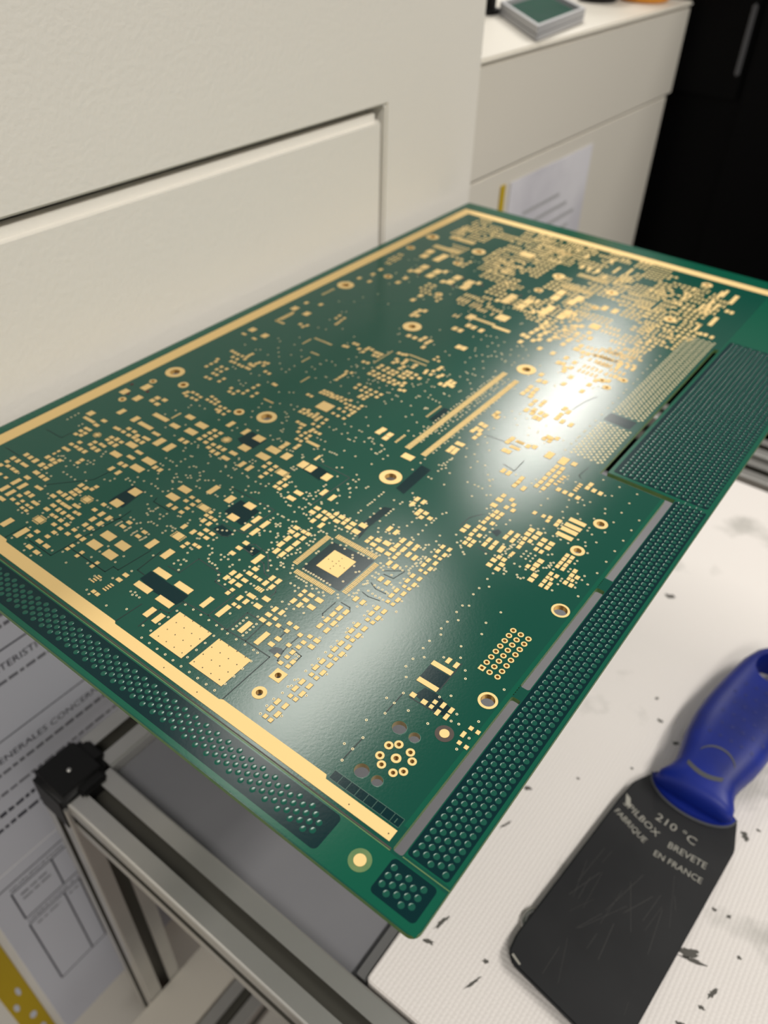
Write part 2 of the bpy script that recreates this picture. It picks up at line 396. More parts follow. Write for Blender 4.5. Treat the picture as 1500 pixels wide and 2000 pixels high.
# circuit board layout, twentieths of a millimetre
PADS_S = """-4367 1708 50 85 -4202 1707 48 99 -4041 1658 52 30 -3961 1656 51 29 -4037 1729 52 30 -3961 1730 51 30 -4132 1777 39 27 -4132 1725 39 26 -4037 1790 38 27 -4038 1841 38 27 -4107 1889
39 27 -4040 1890 39 27 -4107 1942 39 28 -4039 1940 39 28 -3957 1939 38 27 -3958 1888 38 27 -3944 2016 35 37 -3890 2015 35 37 -3953 2083 37 47 -3877 2084 36 47 -3951 2153 37 48
-3877 2155 37 48 -3885 1917 32 37 -3835 1917 31 37 -3835 1836 30 26 -3834 1798 30 25 -3734 1835 29 25 -3732 1796 29 25 -3579 1835 28 25 -3579 1796 28 25 -3732 2041 102 64 -3732
1932 101 62 -3578 1933 98 62 -3582 2038 99 63 -3466 1768 34 10 -3467 1751 34 10 -3467 1733 34 10 -3467 1715 34 9 -3349 1769 34 10 -3350 1751 34 10 -3350 1733 34 9 -3351 1715 34 9
-3389 1664 30 25 -3352 1663 30 25 -3350 1824 41 28 -3351 1876 41 28 -4202 1940 32 25 -4163 1942 32 25 -4106 2002 31 26 -4067 2001 31 26 -4068 2057 31 26 -4105 2053 31 26 -4162 1999
33 35 -4224 1857 64 44 -5038 2884 57 58 -4869 2882 51 33 -4866 2806 51 32 -4891 2729 37 28 -4851 2731 37 28 -4892 2682 37 28 -4840 2683 37 28 -4886 2630 37 28 -4841 2645 37 28
-4750 2726 38 29 -4720 2876 38 30 -4686 2878 38 30 -4629 2879 38 30 -4638 2774 38 30 -4636 2734 37 29 -4530 2780 37 30 -4684 2655 38 29 -4685 2614 37 29 -4586 2782 35 42 -4584 2725
35 42 -4530 2725 35 42 -4631 2600 35 41 -4579 2600 35 41 -4626 2666 34 28 -4587 2664 33 28 -4434 2654 95 51 -4770 2581 38 29 -4798 2527 38 28 -4742 2528 38 28 -4796 2463 38 28
-4755 2464 38 28 -4693 2528 36 38 -4641 2529 35 38 -4795 2413 22 25 -4794 2373 22 25 -4941 2236 36 38 -4886 2234 36 38 -4978 2151 36 38 -4921 2152 36 38 -4794 2317 36 39 -4741 2318
35 39 -4825 2233 40 48 -4747 2232 40 47 -4861 2154 38 28 -4823 2154 37 28 -4974 2099 38 28 -4920 2071 38 28 -4972 2046 38 28 -4863 2072 37 28 -4817 2070 37 28 -4694 2309 37 29
-4693 2270 37 29 -4692 2230 37 28 -4690 2347 37 29 -4693 2153 57 34 -4624 2150 36 37 -4572 2149 36 37 -4564 2414 35 29 -4569 2452 35 30 -4692 2078 54 31 -4712 2001 39 75 -4632 2000
39 75 -4707 1907 39 74 -4630 1904 38 73 -4545 2058 36 27 -4507 2060 35 27 -4539 1975 35 39 -4489 1975 35 38 -4553 1924 40 26 -4554 1872 40 26 -4485 1902 32 22 -4486 1866 32 22
-4422 1897 31 22 -4423 1859 31 22 -4378 1897 31 22 -4376 1858 31 22 -4417 1943 35 26 -4381 1944 34 26 -4619 1828 68 29 -4809 1983 30 23 -4877 1982 30 23 -4322 2262 35 39 -4268 2262
34 39 -4225 2281 34 28 -4223 2318 34 28 -4307 2211 35 30 -4267 2210 34 30 -4307 2171 34 29 -4267 2169 34 29 -4265 2119 34 40 -4319 2121 34 40 -4371 2120 43 29 -4370 2067 49 29
-4280 2005 48 28 -4281 1954 48 28 -4156 2189 55 42 -4293 2057 34 27 -4249 2056 34 27 -4212 2056 34 27 -4176 2058 33 27 -4171 2099 34 27 -4135 2101 33 27 -4214 2000 34 38 -4021 2226
39 29 -4024 2152 39 29 -3965 2292 84 65 -4316 2520 35 50 -4239 2520 35 50 -4316 2602 35 39 -4267 2604 35 39 -5096 3265 63 75 -5013 3425 68 89 -4932 3265 62 78 -4870 3053 47 75
-4811 3317 47 39 -4810 3370 47 40 -4739 3386 47 40 -4739 3306 47 39 -4699 3053 50 75 -4564 3041 152 41 -4564 3196 163 44 -4385 3184 88 47 -4386 3344 80 51 -4227 3321 104 62 -4226
3209 103 61 -4432 3019 39 31 -4394 3020 39 31 -4631 2933 40 31 -4565 2933 40 31 -4561 2876 40 30 -4506 2914 40 30 -4504 2879 40 30 -4441 2930 39 30 -4402 2931 39 30 -4456 2873 35
40 -4404 2876 35 40 -4309 2963 60 98 -4194 2962 59 98 -4203 3089 36 45 -4150 3088 35 45 -4439 2806 96 53 -4320 2777 72 31 -4318 2699 72 31 -4176 2752 112 59 -4174 2641 111 57 -4082
2729 34 41 -4029 2729 34 41 -4099 3336 38 33 -4102 3288 38 32 -4101 3236 38 32 -4102 3183 38 32 -4034 3338 38 33 -4036 3286 38 32 -4036 3236 38 32 -4032 3181 38 32 -3966 3197 37 32
-3965 3148 37 31 -3908 3201 34 42 -3908 3134 34 42 -3856 3200 34 42 -3856 3132 34 42 -3768 3131 72 37 -3934 3305 46 43 -3965 2451 85 67 -3558 2812 45 103 -3717 2688 96 57 -3717
2579 96 56 -3610 2659 36 28 -3547 2658 36 28 -3614 2607 36 28 -3547 2607 36 28 -3546 2557 36 27 -3667 2504 32 39 -3614 2505 31 39 -4689 3590 32 28 -4651 3613 32 28 -4599 3612 32 28
-4651 3543 32 28 -4547 3602 31 28 -4591 3549 31 28 -4542 3550 31 28 -4695 3559 32 28 -4479 3667 31 28 -4474 3611 31 28 -4428 3657 31 28 -4426 3608 31 28 -4380 3645 31 28 -4378 3605
31 28 -4317 3604 30 28 -4269 3610 30 28 -4306 3556 30 28 -4275 3564 30 28 -4213 3542 30 28 -4267 3538 30 28 -4426 3815 31 29 -4213 3599 30 28 -3736 2161 43 27 -3734 2213 43 27
-3579 2160 42 27 -3578 2213 42 27 -3450 2167 50 88 -3297 2166 52 88 -3185 2028 127 48 -3183 1874 132 46 -2987 2026 129 47 -2987 1875 127 45 -2785 2029 37 94 -3462 2633 68 51 -3546
2504 37 29 -3388 2588 30 27 -3389 2628 31 28 -3348 2589 30 27 -3308 2589 30 27 -3363 2537 32 40 -3309 2537 32 40 -3275 2481 41 28 -3218 2480 40 28 -3276 2430 41 28 -3218 2428 40 28
-3330 2414 32 46 -3418 2414 32 46 -3274 2313 31 27 -3275 2275 31 26 -3227 2335 30 27 -3190 2336 30 27 -3374 2325 64 62 -2846 2250 29 41 -2743 2162 28 28 -4064 3477 43 80 -3897 3475
42 80 -3752 3475 88 68 -3751 3315 87 65 -3561 3433 107 67 -3564 3324 106 65 -3429 3436 66 78 -3767 3213 68 38 -3617 3154 39 70 -3541 3154 39 70 -3470 3290 35 32 -3470 3238 35 32
-3404 3289 34 32 -3405 3238 34 32 -3403 3186 34 31 -3402 3133 34 31 -3318 3264 66 59 -3249 3257 31 31 -3247 3219 31 31 -3242 3114 31 31 -3201 3113 31 30 -3248 3167 31 43 -3196 3167
31 43 -3264 3436 64 78 -3188 3436 63 78 -3028 3429 62 77 -3064 3163 68 40 -3065 3086 68 40 -2929 3280 35 71 -2842 3271 35 71 -3229 2845 78 58 -3388 2811 55 75 -3538 3502 40 48
-3537 3554 40 48 -3453 3597 31 36 -3452 3557 31 35 -4454 3863 29 31 -4377 3812 29 31 -4376 3865 29 31 -4318 3868 29 31 -4320 3920 29 32 -4315 3986 29 32 -4231 3940 29 32 -4228 3882
29 31 -4314 4041 29 32 -4199 4135 29 33 -3677 3835 30 31 -3636 3830 29 31 -3605 3831 29 31 -3604 3785 29 30 -3581 3734 29 30 -3528 3709 29 30 -3522 3654 29 30 -3480 3651 28 29
-3526 3757 29 30 -3473 3747 29 30 -3470 3704 29 30 -3513 3798 29 30 -3511 3830 29 31 -3472 3816 29 30 -3433 3817 29 30 -3562 3889 29 31 -3507 3888 29 31 -3512 3946 29 31 -3580 3946
29 31 -3521 4002 29 32 -3579 4003 30 32 -3628 3996 30 32 -3667 3988 30 32 -3707 3987 30 32 -3761 4001 30 32 -3723 4016 30 32 -3633 4023 30 32 -3761 3960 30 32 -3720 3960 30 31
-3670 3961 30 31 -3627 3964 30 31 -3583 3976 30 32 -3887 4196 28 31 -3847 4194 28 31 -3826 4289 28 32 -3822 4328 28 32 -3791 4292 28 32 -3786 4331 28 32 -3756 4295 27 32 -3751 4333
27 32 -3716 4292 27 32 -3723 4322 27 32 -3656 4145 126 113 -3231 2685 77 56 -3092 2768 35 80 -3091 2669 35 78 -3011 2767 34 80 -3013 2671 34 78 -2979 2555 42 32 -2980 2493 42 31
-2979 2431 41 31 -2811 2493 40 93 -2759 2417 40 32 -2845 2304 31 44 -2795 2307 31 44 -2794 2248 30 43 -2620 2423 30 45 -2570 2426 30 45 -2622 2366 30 44 -2569 2366 30 44 -2656 2177
29 42 -2605 2178 29 42 -2759 2366 43 30 -2740 2303 43 29 -2740 2251 43 29 -2709 2366 28 26 -2671 2365 28 26 -2741 2198 28 25 -2645 2119 27 25 -2607 2120 27 25 -2524 2271 51 33
-2523 2197 51 33 -2657 2040 36 104 -2424 2241 28 42 -2375 2246 28 42 -2823 2874 44 33 -2824 2825 44 32 -2759 2875 33 31 -2720 2876 33 31 -2772 2820 31 44 -2719 2822 30 44 -2795
2758 33 55 -2794 2689 33 54 -2719 2757 33 55 -2719 2689 33 54 -2771 2624 33 54 -2720 2623 32 53 -2386 2464 28 28 -2384 2424 27 27 -2331 2464 40 30 -2331 2413 40 30 -2385 2362 29 43
-2333 2360 28 43 -2266 2462 50 35 -2266 2390 50 34 -2848 3118 46 34 -2849 3064 45 34 -2784 3061 31 44 -2785 2999 31 43 -2735 3062 31 44 -2785 3119 31 33 -2745 3116 31 33 -2710 3109
31 33 -2710 2997 31 56 -2715 1758 274 234 -2390 1759 257 230 -2990 1763 42 78 -2911 1762 41 78 -2463 2030 36 97 -2327 2029 35 107 -2424 2186 40 29 -2423 2134 40 29 -2371 2187 30 27
-2371 2134 30 27 -2320 2159 30 27 -2279 2212 30 27 -2227 2212 30 27 -2252 2159 29 26 -2171 2184 29 27 -2171 2087 29 26 -2170 1991 28 25 -2119 2017 28 25 -2120 1964 28 25 -2070 1971
28 25 -2119 2210 29 27 -2118 2154 29 26 -2118 2111 29 26 -2251 2083 38 29 -2254 2030 38 29 -2062 2158 37 29 -2067 2211 37 30 -2119 2061 26 32 -2070 2010 26 31 -2129 2488 28 44
-2126 2428 27 44 -2126 2371 27 43 -2129 2310 27 42 -2076 2488 27 44 -2076 2429 27 43 -2076 2373 27 43 -2073 2308 27 42 -1938 1939 25 39 -1937 1883 25 39 -1887 1942 25 39 -1883 1879
25 39 -1924 1831 24 25 -1887 1831 24 25 -1944 2116 25 39 -1944 2061 25 39 -1893 2120 25 39 -1889 2057 25 39 -1930 2009 24 25 -1893 2008 24 25 -1946 2283 25 39 -1946 2228 25 39
-1895 2286 25 39 -1891 2223 25 39 -1933 2175 24 25 -1895 2175 24 25 -1953 1760 25 39 -1952 1705 25 39 -1901 1764 25 39 -1897 1701 25 39 -1939 1653 24 25 -1901 1652 24 25 -1959 2450
25 39 -1959 2394 25 39 -1908 2453 25 39 -1904 2390 25 39 -1945 2342 24 25 -1908 2342 24 25 -1951 2630 25 39 -1951 2575 25 39 -1900 2633 25 39 -1896 2570 25 39 -1938 2522 24 25
-1900 2522 24 25 -2099 2611 28 41 -2048 2613 27 41 -2391 2773 179 185 -2657 3096 44 34 -2656 3150 44 35 -2552 3144 43 34 -2552 3096 43 34 -2318 3119 42 34 -2317 3065 41 33 -2188
3106 41 34 -2188 3053 40 33 -2488 3173 55 42 -2487 3095 55 41 -2254 3131 53 41 -2252 3054 53 40 -2708 3152 31 33 -2607 3149 31 33 -2607 3110 30 33 -2369 3107 29 32 -2369 3067 29 32
-2135 3093 28 32 -2133 3053 28 32 -2189 3219 29 53 -2188 3155 28 52 -2133 3152 28 52 -2079 3132 28 52 -2129 2990 28 50 -2079 2987 27 50 -2328 3258 29 54 -2272 3257 29 54 -2084 2842
28 43 -2032 2841 28 43 -1947 3333 25 39 -1947 3278 25 39 -1896 3337 25 39 -1892 3274 25 39 -1933 3226 24 25 -1896 3226 24 25 -1947 3169 25 39 -1946 3114 25 39 -1895 3172 25 39
-1892 3109 25 39 -1933 3061 24 25 -1895 3061 24 25 -1944 2989 25 39 -1944 2933 25 39 -1893 2992 25 39 -1889 2929 25 39 -1930 2881 24 25 -1893 2881 24 25 -1947 2823 25 39 -1946 2768
25 39 -1896 2826 25 39 -1892 2763 25 39 -1933 2715 24 25 -1895 2715 24 25 -2367 3635 31 49 -2312 3636 30 49 -2362 3572 30 49 -2275 3544 34 36 -2275 3505 34 35 -2230 3545 34 36
-2231 3490 33 35 -2177 3518 33 35 -1931 3608 38 37 -1932 3557 38 37 -2135 3219 28 53 -2029 3131 28 52 -2081 3233 28 33 -2079 3197 28 33 -1866 3657 28 38 -1867 3607 28 37 -1866 3556
28 37 -1853 3508 28 36 -1853 3459 28 36 -1829 3656 28 38 -1817 3580 28 37 -1815 3504 28 36 -1814 3458 27 36 -1866 3717 28 38 -1743 3528 27 47 -1387 2496 134 34 -1386 2353 131 33
-1387 2562 25 43 -1334 2561 25 43 -1407 2245 33 31 -1333 2244 32 31 -1287 2280 24 26 -1286 2243 23 25 -1240 2289 23 39 -1239 2233 23 39 -1188 2288 23 39 -1187 2239 23 39 -1045 2259
23 25 -1003 2260 22 25 -1046 2148 22 24 -1003 2147 22 24 -1057 2203 21 38 -1908 3995 46 43 -1908 3919 46 42 -1909 4054 29 41 -1839 4050 29 41 -1800 4006 29 41 -1826 3953 29 40
-1773 3952 29 40 -1854 3867 29 40 -1814 3866 29 40 -1856 3818 29 39 -1816 3817 28 39 -1866 3767 28 39 -1813 3741 28 38 -1667 3736 27 49 -1670 3678 27 49 -1617 3737 27 49 -1617 3677
27 49 -1743 3584 27 48 -1693 3584 27 48 -1691 3529 27 47 -1633 3576 29 37 -1631 3537 29 36 -1604 3480 29 36 -1566 3478 29 36 -1617 3434 37 36 -1616 3379 37 35 -1555 3430 36 35
-1556 3378 36 35 -1570 3849 39 39 -1569 3798 39 39 -1512 3851 39 39 -1514 3798 39 39 -1453 3812 38 39 -1397 3810 38 39 -1453 3759 38 38 -1397 3758 38 38 -1562 3746 27 38 -1555 3694
27 38 -1552 3648 27 37 -1522 3744 27 38 -1452 3701 26 38 -1413 3698 26 38 -1373 3616 38 38 -1376 3567 38 38 -1339 3475 37 37 -1339 3426 37 36 -1415 3522 26 36 -1376 3522 26 36
-1265 3553 25 36 -1226 3555 25 36 -1265 3470 25 35 -1265 3425 25 35 -1226 3468 25 35 -1226 3427 25 35 -1266 3511 22 28 -1239 3510 22 28 -1552 3569 23 29 -1554 3544 23 29 -1263 3773
26 36 -1227 3774 26 36 -1263 3729 26 36 -1225 3729 25 36 -1263 3684 25 36 -1227 3684 25 36 -1264 3642 25 35 -1225 3641 25 35 -1155 3671 27 37 -1154 3624 27 36 -1117 3627 27 36
-1155 3539 27 36 -1116 3539 27 36 -1155 3584 20 29 -1130 3583 20 29 -1365 3934 119 41 -1364 4001 119 42 -1642 4025 26 36 -1534 4047 25 36 -1529 4005 25 35 -1576 4032 25 36 -1361
4120 121 41 -1362 4055 120 41 -1464 4051 30 39 -1463 4006 30 39 -2503 4922 39 52 -2504 4963 39 52 -2473 4905 39 52 -2222 4712 35 60 -2227 4662 35 59 -2074 4705 35 50 -2029 4727 34
50 -2192 4544 35 48 -2155 4545 35 48 -1888 4704 54 89 -1768 4703 60 99 -1687 4719 39 49 -2063 4312 31 57 -2016 4310 31 57 -1909 4310 30 56 -1906 4260 30 56 -1908 4213 30 55 -1839
4217 30 55 -1775 4607 30 48 -1776 4548 30 48 -1779 4488 30 47 -1777 4423 30 47 -1777 4364 30 46 -1780 4307 29 45 -1730 4609 30 48 -1727 4550 30 48 -1728 4490 30 47 -1725 4425 30 47
-1723 4369 29 46 -1726 4309 29 45 -1673 4527 30 23 -1676 4491 29 23 -1676 4452 29 22 -1682 4409 29 22 -1635 4366 31 44 -1584 4366 31 44 -1536 4366 31 44 -1482 4366 31 44 -1377 4514
31 45 -1428 4516 31 45 -1477 4567 31 46 -1479 4516 31 45 -1536 4522 29 19 -1536 4494 29 19 -1537 4461 29 19 -1535 4431 29 19 -2087 5270 33 62 -2056 5345 33 63 -2085 5206 33 61
-2029 5187 33 61 -1952 5186 33 61 -2280 5145 34 61 -2225 5190 34 61 -2232 5102 34 60 -2193 5102 33 60 -2179 5178 34 61 -2341 5154 34 61 -2291 5194 34 61 -2026 4878 32 47 -2016 4917
32 48 -1984 4913 32 48 -1978 4873 32 47 -1947 4942 32 48 -4911 4321 30 34 -4868 4315 30 34 -4825 4310 30 34 -4773 4312 29 34 -4827 4248 30 34 -4770 4245 29 34 -4783 4184 29 33
-4743 4187 29 33 -4687 4184 29 33 -4643 4182 29 33 -4598 4190 29 33 -4565 4188 28 33 -4717 4288 29 34 -4730 4328 29 34 -4735 4365 29 34 -4733 4396 29 35 -4601 4246 29 34 -4573 4249
29 34 -4583 4291 29 34 -4575 4326 29 34 -4509 4312 28 34 -4507 4363 28 34 -4540 4355 29 34 -4623 4257 29 34 -4884 3983 29 32 -4885 4040 29 33 -4882 4093 30 33 -4903 4134 30 33
-4778 4061 29 33 -4777 4004 29 32 -4722 4002 29 32 -4717 4063 29 33 -4752 3939 29 32 -4708 3938 29 32 -4752 3855 29 31 -4705 3856 29 31 -4613 3932 28 32 -4613 3877 28 31 -4426 4246
28 34 -4375 4240 28 33 -4228 4139 27 33 -5062 4736 62 71 -4889 4723 61 71 -5062 5329 64 79 -4892 5316 62 78 -5062 4623 52 28 -4924 4618 51 28 -4792 5110 31 39 -4738 5086 30 39
-4724 5132 30 39 -3655 4592 31 33 -3649 4533 31 33 -3589 4591 31 33 -3584 4532 31 33 -3530 4586 30 33 -3529 4533 30 33 -3472 4589 30 33 -3478 4531 30 33 -3414 4584 30 33 -3417 4529
30 33 -3534 4441 30 33 -3486 4438 30 32 -3485 4482 30 33 -3530 4471 30 33 -3691 4295 29 30 -3682 4329 29 30 -3653 4300 29 30 -3642 4336 29 30 -3608 4295 29 30 -3593 4333 29 30
-3555 4287 28 30 -3552 4349 28 30 -3511 4289 28 30 -3468 4291 28 30 -3508 4241 28 29 -3461 4238 28 29 -3421 4238 28 29 -3425 4293 28 30 -3427 4341 28 30 -3546 4193 28 29 -3488 4183
28 29 -3539 4109 28 29 -3485 4104 28 29 -3424 4105 27 29 -3420 4165 28 29 -3421 4205 28 29 -3858 4534 26 33 -3861 4578 26 33 -3860 4617 27 34 -3861 4654 27 34 -3881 4695 27 34
-3832 4706 27 34 -3702 4795 33 37 -3703 4851 33 37 -3652 4797 33 37 -3642 4844 33 37 -3594 4789 33 37 -3585 4844 33 37 -3541 4786 33 37 -3526 4845 33 37 -3482 4788 32 37 -3468 4837
32 37 -3427 4788 32 37 -3411 4828 32 37 -3364 4813 32 37 -3372 4861 32 37 -3336 4745 32 36 -3300 4757 31 36 -3705 4927 34 38 -3704 4976 34 38 -3640 4922 33 38 -3636 4974 33 38
-3581 4913 33 38 -3577 4964 33 38 -3535 4913 33 38 -3531 4964 33 38 -3550 5035 33 38 -3542 5081 33 39 -3583 5125 33 39 -3593 5197 34 39 -3584 5165 33 39 -3657 5084 34 39 -3671 5153
34 39 -3640 5118 34 39 -3471 4928 33 38 -3471 4985 33 38 -3470 5034 33 38 -3428 4926 32 38 -3425 4985 32 38 -3431 5037 33 38 -3473 5128 33 39 -3474 5176 33 39 -3374 4970 32 38
-3375 5036 32 38 -3318 5007 32 38 -3721 5254 34 40 -3680 5258 34 40 -3652 5271 34 40 -3345 5156 29 39 -3335 5116 29 39 -3278 5125 29 39 -3294 5188 29 39 -3873 4926 31 38 -3829 4932
30 38 -4194 5041 32 38 -4160 5048 32 39 -4152 5139 32 39 -4113 5140 32 39 -4050 5087 32 39 -3988 5065 31 39 -3996 5120 31 39 -3993 5154 32 39 -3949 5149 31 39 -3896 5131 31 39
-3874 5077 31 39 -3830 5083 31 39 -3868 5133 31 39 -3830 5134 31 39 -3851 5587 39 54 -3783 5588 39 54 -3715 5589 39 54 -3708 5650 39 55 -3638 5577 38 54 -3632 5625 38 54 -3615 5489
38 53 -4077 5957 41 57 -4083 6024 41 58 -4032 5981 41 57 -4078 6090 41 58 -4033 6115 41 59 -4528 5330 28 34 -4532 5373 28 34 -4542 5424 28 34 -4548 5478 28 34 -4609 5427 28 34
-4619 5491 28 35 -3083 4178 48 52 -3087 4129 48 52 -2998 4155 47 52 -2996 4097 47 52 -2716 4005 94 65 -2520 4394 36 47 -2482 4396 36 47 -2522 4319 36 46 -2521 4270 36 46 -2481 4316
36 46 -2477 4269 36 46 -2520 4739 34 50 -2480 4732 34 50 -2517 4663 34 49 -2477 4656 34 49 -2457 4604 33 49 -2522 4613 34 49 -2458 4542 33 48 -3276 5242 32 46 -3275 5281 32 47
-3205 5138 32 46 -3194 5175 32 46 -3125 5046 31 45 -3080 5045 31 45 -3087 5095 31 45 -3084 5144 31 46 -3054 5085 31 45 -3041 5132 31 46 -3021 5076 31 45 -3608 6300 75 105 -3357
6485 120 123 -3596 5991 46 69 -3531 5988 46 69 -3528 6129 46 71 -3466 6123 46 71 -3376 6117 45 71 -3366 5706 49 72 -3312 5709 48 72 -3528 6964 82 124 -3529 6844 82 122 -3343 6974
80 125 -3342 6833 80 122 -4032 6851 86 121 -4055 6972 87 123 -4862 7403 85 114 -4839 7259 84 112 -4665 7391 83 115 -4669 7276 83 113 -4660 7004 82 108 -4654 6873 81 106 -4480 6990
80 109 -4479 6858 80 107 -4225 7000 78 109 -4224 6857 78 107 -4648 6628 48 69 -4643 6490 48 67 -4273 6245 46 65 -4271 6378 46 66 -4718 6819 49 70 -4290 6816 47 71 -3972 7028 46 73
-4412 7048 48 73 -5025 6309 40 57 -4888 6311 39 57 -4975 6482 40 59 -4988 6635 40 60 -4921 5560 38 51 -5058 5496 38 51 -3946 8053 160 136 -3179 7391 86 134 -3169 7239 85 131 -2968
7381 84 134 -2987 7247 83 131 -3091 6980 83 126 -3102 6858 82 123 -2908 6996 81 126 -2918 6888 81 124 -3316 8145 45 87 -3228 8158 45 88 -3131 8149 44 88 -3003 8049 44 87 -3403 8451
46 91 -3130 8523 45 93 -3182 6791 41 72 -3602 6796 43 71 -3273 7046 42 74 -2830 7011 40 75 -2666 7343 59 110 -2555 7345 58 110 -2563 6903 103 115 -1697 7768 43 227 -1703 8401 45
250 -1905 8012 31 192 -1839 7976 31 191 -1865 8170 31 197 -1790 8108 31 195 -1859 8432 32 205 -1826 8493 32 207 -1773 7534 29 179 -1668 8089 36 74 -1619 8084 36 74 -1702 7425 35 66
-1655 7433 35 67 -1591 7423 34 66 -2862 8163 25 191 -2816 8166 25 192 -2770 8170 25 192 -2979 8315 26 195 -2147 8222 36 74 -2095 8201 36 74 -2126 8078 36 73 -2122 8392 37 76 -2147
7934 36 71 -2100 7926 36 71 -2763 6650 42 68 -2630 6658 41 68 -2712 6785 42 69 -2667 6823 42 70 -2492 6649 40 68 -2549 6748 41 69 -2971 6163 42 62 -2766 6161 40 62 -2628 6159 40 62
-2492 6158 39 63 -2392 6129 39 62 -2775 6370 41 65 -2766 6455 41 66 -2635 6377 40 65 -2633 6477 41 66 -2500 6371 40 65 -2489 6455 40 66 -2421 6352 39 65 -2370 6352 39 65 -2506 6035
39 61 -2396 5929 38 60 -2300 5873 37 60 -2296 5727 37 58 -2523 5746 38 58 -2488 5643 38 57 -2437 5648 38 57 -2493 5500 37 56 -2488 5432 37 55 -2493 5366 37 54 -2435 5493 37 56
-2431 5425 37 55 -2418 5365 37 54 -2116 5856 37 59 -2117 5719 36 58 -2104 5959 37 61 -1998 6131 37 62 -2014 6024 36 61 -2969 6654 43 68 -2959 6557 42 66 -2971 6477 42 66 -2979 6390
42 65 -2968 6287 42 64 -3021 6299 42 64 -2877 6475 42 66 -2890 6397 42 65 -2890 6263 41 63 -2855 6315 41 64 -2462 6041 39 61 -2376 6023 38 61 -2418 5988 38 61 -2052 6330 34 148
-1988 6363 31 81 -1930 6361 31 81 -2353 5322 30 54 -2352 5254 30 53 -2286 5360 30 54 -2285 5301 30 54 -2102 5374 37 63 -3915 6536 26 26 -3867 6480 26 26 -3867 6536 26 26 -3819 6480
26 26 -3819 6536 26 26 -3927 6586 16 72 -3927 6698 16 72 -3891 6586 16 72 -3891 6698 16 72 -3855 6586 16 72 -3855 6698 16 72 -3819 6586 16 72 -3819 6698 16 72 -3783 6698 16 72
-3749 6524 18 60 -3709 6524 18 60 -3669 6524 18 60 -3749 6571 18 60 -3749 6671 18 60 -3749 6771 18 60 -3709 6571 18 60 -3709 6671 18 60 -3709 6771 18 60 -3669 6571 18 60 -3669 6771
18 60 -3629 6671 18 60 -3753 6223 18 60 -3713 6223 18 60 -3637 6496 16 72 -3601 6496 16 72 -3601 6608 16 72 -3565 6496 16 72 -3565 6608 16 72 -3517 6584 18 60 -3477 6484 18 60
-3477 6584 18 60 -3437 6584 18 60 -3407 5364 26 26 -3407 5420 26 26 -3359 5364 26 26 -4126 6447 30 34 -4126 6513 30 34 -4072 6381 30 34 -4072 6447 30 34 -5087 6931 18 60 -5047 6831
18 60 -5047 6931 18 60 -5007 6831 18 60 -5007 6931 18 60 -5087 7009 18 60 -5087 7109 18 60 -5047 7009 18 60 -5047 7109 18 60 -5007 7009 18 60 -4377 6533 30 34 -4323 6467 30 34
-4323 6533 30 34 -4269 6467 30 34 -4269 6533 30 34 -4215 6467 30 34 -4365 6611 40 30 -4365 6675 40 30 -4299 6611 40 30 -4299 6675 40 30 -4987 8052 30 34 -4987 8118 30 34 -4933 8052
30 34 -4933 8118 30 34 -4987 8188 16 72 -4987 8300 16 72 -4951 8188 16 72 -4951 8300 16 72 -4915 8188 16 72 -4586 8307 40 30 -4586 8371 40 30 -4586 8435 40 30 -4520 8307 40 30
-4520 8371 40 30 -4520 8435 40 30 -4270 7627 40 30 -4270 7691 40 30 -4270 7755 40 30 -4270 7819 40 30 -4282 7859 30 34 -4282 7925 30 34 -4282 7991 30 34 -4228 7859 30 34 -4228 7925
30 34 -4228 7991 30 34 -4256 8051 18 60 -4256 8151 18 60 -4216 8051 18 60 -4216 8151 18 60 -4182 7367 26 26 -4182 7423 26 26 -4182 7479 26 26 -4134 7367 26 26 -4134 7423 26 26
-4134 7479 26 26 -4086 7367 26 26 -4086 7423 26 26 -4086 7479 26 26 -4038 7367 26 26 -4038 7423 26 26 -4038 7479 26 26 -4182 7532 30 34 -4182 7598 30 34 -4182 7664 30 34 -4182 7730
30 34 -4128 7532 30 34 -4128 7598 30 34 -4128 7664 30 34 -4128 7730 30 34 -4074 7532 30 34 -4074 7598 30 34 -4074 7664 30 34 -4074 7730 30 34 -4020 7532 30 34 -4020 7664 30 34
-4020 7730 30 34 -4182 8037 16 72 -4182 8149 16 72 -4146 8037 16 72 -4146 8149 16 72 -4110 8037 16 72 -4110 8149 16 72 -4074 8037 16 72 -4038 8037 16 72 -4038 8149 16 72 -4128 8493
30 34 -4128 8559 30 34 -4128 8625 30 34 -4074 8493 30 34 -4074 8559 30 34 -4074 8625 30 34 -4020 8559 30 34 -4020 8625 30 34 -3982 7258 40 30 -3916 7194 40 30 -3916 7258 40 30
-3850 7194 40 30 -3850 7258 40 30 -3784 7194 40 30 -3784 7258 40 30 -3982 7347 16 72 -3946 7347 16 72 -3946 7459 16 72 -3910 7347 16 72 -3910 7459 16 72 -3874 7347 16 72 -3874 7459
16 72 -3838 7459 16 72 -3802 7347 16 72 -3802 7459 16 72 -3982 7525 16 72 -3982 7637 16 72 -3946 7525 16 72 -3946 7637 16 72 -3910 7525 16 72 -3910 7637 16 72 -3874 7525 16 72
-3874 7637 16 72 -3838 7525 16 72 -3802 7637 16 72 -3982 7688 30 34 -3982 7754 30 34 -3982 7820 30 34 -3928 7688 30 34 -3928 7820 30 34 -3874 7688 30 34 -3874 7820 30 34 -3820 7688
30 34 -3874 8015 16 72 -3838 8015 16 72 -3838 8127 16 72 -3802 8015 16 72 -3802 8127 16 72 -3982 8179 30 34 -3982 8245 30 34 -3982 8311 30 34 -3982 8377 30 34 -3982 8443 30 34
